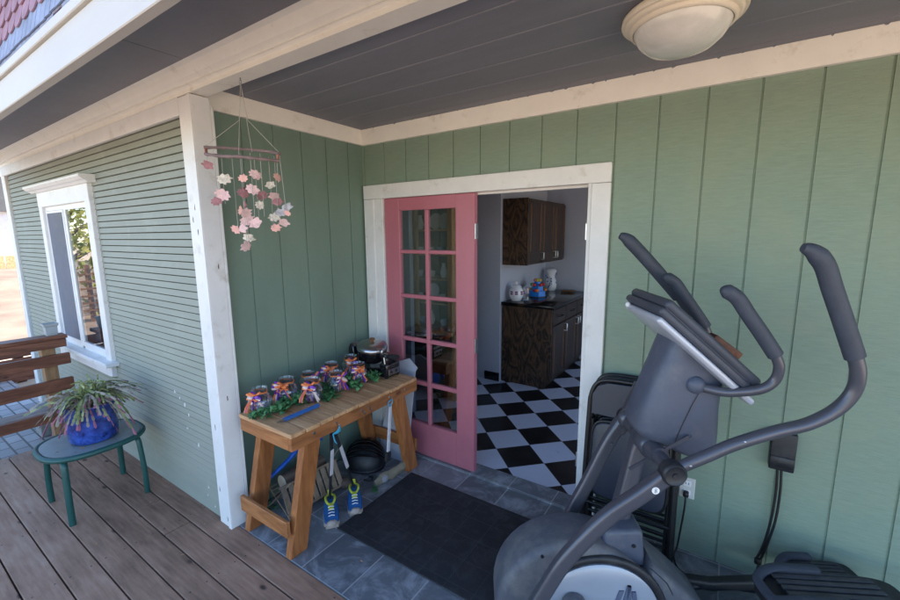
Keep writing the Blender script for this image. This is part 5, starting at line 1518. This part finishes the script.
for i, (a, z, c, r, k) in enumerate(LV):
    d = min(drops, key=lambda q: abs(q[0] - a) + (0 if q[2] < z + .02 else .2))[1]
    ctr = H(a, z, d + rl.uniform(-.006, .006))
    yaw = math.acos(min(1, k)) * rl.choice((-1, 1)) + rl.uniform(-.2, .2)
    roll = rl.uniform(-.6, .6)
    ax = (ea * math.cos(yaw) + en * math.sin(yaw)); up = V((0, 0, 1)); nm_ = ax.cross(up)
    rr_ = r * .98; outl = []
    nl = rl.choice((5, 7, 8)); ph_ = rl.uniform(0, 6); a3 = rl.uniform(.05, .14)
    for j in range(nl * 4):
        t = 2 * PI * j / (nl * 4)
        q = rr_ * (.94 + .15 * math.cos(t * nl + ph_) + .07 * math.cos(t * (nl * 2 - 3) + ph_)) * (1 + a3 * math.cos(t - .4))
        outl.append((q * 1.16 * math.cos(t), q * .80 * math.sin(t)))
    m_ = MB()
    cr_, sr_ = math.cos(roll), math.sin(roll)
    m_.prism(outl, lambda p, q, h: ctr + ax * (p * cr_ - q * sr_) + up * (p * sr_ + q * cr_) + nm_ * (h + (p * p + q * q) * 9.0 * (1 if i % 2 else -1)), -.001, .001)
    build('felt_leaf', m_, FELT[c], mo)

# ------------------------------------------------------------------ surroundings
def tree(name, loc, h, crown, nleaf, leafm, lab, seed, ls=.12):
    t = thing(name, lab, 'tree', loc, 0)
    q = random.Random(seed); L = V(loc)
    m_ = MB(); tips = []
    m_.tube(smoothpath([L + V((0, 0, -.2)), L + V((.08, .05, h * .2)), L + V((-.05, .1, h * .45)), L + V((.05, 0, h * .7))], 4), [h * .03 * (1 - i / 16) + .02 for i in range(13)], 10)
    for k in range(9):
        a = k * 2.4; z0 = h * (.25 + .05 * k); st_ = L + V((0, .05, z0))
        en_ = L + V((math.cos(a) * crown * q.uniform(.5, .8), math.sin(a) * crown * q.uniform(.5, .8), z0 + h * q.uniform(.12, .3)))
        m_.tube(smoothpath([st_, (st_ + en_) / 2 + V((0, 0, h * .05)), en_], 4), [h * .012 * (1 - i / 10) + .008 for i in range(9)], 6)
        tips.append(en_); tips.append((st_ + en_) / 2)
    tips.append(L + V((0, 0, h * .85)))
    build('trunk', m_, BARK, t)
    lf = MB()
    for k in range(nleaf):
        c = q.choice(tips); sg = crown * .33
        p = c + V((q.gauss(0, sg), q.gauss(0, sg), q.gauss(0, sg * .8)))
        d = V((q.gauss(0, 1), q.gauss(0, 1), q.gauss(-.3, .7))).normalized(); s_ = d.orthogonal().normalized(); s_ = Matrix.Rotation(q.uniform(0, 6.28), 3, d) @ s_
        l_ = ls * q.uniform(.6, 1.3)
        lf.poly([p, p + d * l_ * .5 + s_ * l_ * .3, p + d * l_, p + d * l_ * .5 - s_ * l_ * .3])
    build('crown', lf, leafm, t)
tree('yard_tree', (-11.0, -3.4, -.2), 3.6, 1.8, 2300, LEAF1, 'yellow green leafy tree mirrored in the white window', 31, .16)
tree('shade_tree', (-3.0, -15, -.2), 6.5, 2.8, 3000, LEAF2, 'deep green tree across the yard facing the porch', 32, .22)
tree('shade_tree', (5.5, -13, -.2), 5.5, 2.4, 2600, LEAF2, 'deep green tree across the yard to the right of the porch', 33, .2)
lt = thing('lattice_fence', 'brown wooden lattice fence mirrored in the lower window', 'fence', (-9.2, -3.2, -.16))
mb = MB()
for k in range(16): mb.bb(-9.25, -9.23, -4.6 + k * .17, -4.56 + k * .17, 0, 1.05)
for k in range(6): mb.bb(-9.228, -9.21, -4.6, -2.05, .1 + k * .16, .14 + k * .16)
build('slat', mb, LATT, lt)
for yy in (-4.66, -3.3, -2.0):
    mb = MB(); mb.bb(-9.3, -9.2 - .055, yy, yy + .09, -.16, 1.12); build('post', mb, LATT, lt)
# dirt bank, low fence and pale building beyond the house corner
mb = MB()
rows = []
for i in range(14):
    x = -7.55 - i * 1.0 - (1.5 if i > 10 else 0)
    rows.append([(x, yv, -.155 + (.85 * (1 / (1 + math.exp(-(-x - 14.5) * .9)))) + rr.uniform(-.03, .03)) for yv in (-9, -6, -4, -2, -1, 0, 1, 2, 4, 7, 12)])
mb.grid(rows)
build('dirt_bank', mb, M('reddish dirt', (.20, .14, .10), rough=.95, var=.25, vs=1.2, bump=.5, bs=4), kind='structure')
tf = thing('timber_fence', 'low red brown timber fence beyond the house corner behind the railing', 'fence', (-5.2, -1, -.1))
for k in range(3):
    mb = MB(); mb.bb(-5.2, -5.17, -5, 2.5, -.14 + k * .16, .005 + k * .16, bev=.004); build('board', mb, BENCHW, tf)
for yy in (-4.8, -3.0, -1.2, .6, 2.3):
    mb = MB(); mb.bb(-5.3, -5.205, yy, yy + .09, -.16, .35); build('post', mb, BENCHW, tf)
fn_ = thing('board_fence', 'low weathered board fence on top of the dirt bank', 'fence', (-18.5, 1, .6))
mb = MB()
for k in range(40): mb.bb(-18.52, -18.5, -4 + k * .3, -3.73 + k * .3, .55, 1.12 + rr.uniform(-.02, .02))
build('board', mb, SLATW, fn_)
for k in range(7):
    mb = MB(); mb.bb(-18.6, -18.525, -4 + k * 1.9, -3.9 + k * 1.9, .4, 1.15); build('post', mb, SLATW, fn_)
bd = thing('neighbour_building', 'pale lilac stucco building far beyond the dirt bank', 'building', (-34, 3, 0))
mb = MB(); mb.bb(-40, -32, -4, 12, -.2, 3.2); build('wall', mb, STUC, bd)
mb = MB(); mb.prism([(-4.4, 3.201), (12.4, 3.201), (4, 5.2)], lambda a, b, h: V((h, a, b)), -40.3, -31.6); build('roof', mb, ROOFM, bd)
for k in range(4):
    mb = MB(); mb.bb(-31.998, -31.97, -2.5 + k * 3.3, -1.3 + k * 3.3, 1.1, 2.3); build('window', mb, BLIND, bd)

# ------------------------------------------------------------------ light
sun_el, sun_az = R(46), R(22)          # azimuth clockwise from +Y
sd = V((math.sin(sun_az) * math.cos(sun_el), math.cos(sun_az) * math.cos(sun_el), math.sin(sun_el)))
w = bpy.data.worlds.new('World'); scene.world = w; w.use_nodes = True
wn = w.node_tree; bg = wn.nodes['Background']
sky = wn.nodes.new('ShaderNodeTexSky'); sky.sky_type = 'NISHITA'; sky.sun_disc = False
sky.sun_elevation = sun_el; sky.sun_rotation = sun_az; sky.air_density = 1.0; sky.dust_density = .4; sky.ozone_density = 3.0
wn.links.new(sky.outputs[0], bg.inputs['Color']); bg.inputs['Strength'].default_value = .15
sl = bpy.data.lights.new('sun', 'SUN'); sl.energy = 4.2; sl.angle = R(.53); sl.color = (1.0, .93, .82)
so = bpy.data.objects.new('sun', sl); COL.objects.link(so); so.location = (4, 10, 12)
so.rotation_euler = (-sd).to_track_quat('-Z', 'Y').to_euler()

# ------------------------------------------------------------------ camera
cam = bpy.data.cameras.new('camera'); co = bpy.data.objects.new('camera', cam); COL.objects.link(co)
yaw, pitch, roll = .5889, -.1558, -.0079
fwd = V((-math.sin(yaw) * math.cos(pitch), math.cos(yaw) * math.cos(pitch), math.sin(pitch)))
rt = fwd.cross(V((0, 0, 1))).normalized(); up = rt.cross(fwd)
r2 = rt * math.cos(roll) + up * math.sin(roll); u2 = -rt * math.sin(roll) + up * math.cos(roll)
co.matrix_world = Matrix.Translation((2.3896, -2.3848, 1.7093)) @ Matrix((r2, u2, -fwd)).transposed().to_4x4()
cam.sensor_width = 36; cam.lens = 36 * 415.38 / 900
cam.clip_start = .02; cam.clip_end = 500
scene.camera = co
scene.view_settings.view_transform = 'Standard'; scene.view_settings.look = 'None'
scene.view_settings.exposure = 2.12; scene.view_settings.gamma = 1.0; scene.view_settings.use_curve_mapping = False
scene.cycles.max_bounces = 10; scene.cycles.diffuse_bounces = 6; scene.cycles.transparent_max_bounces = 16
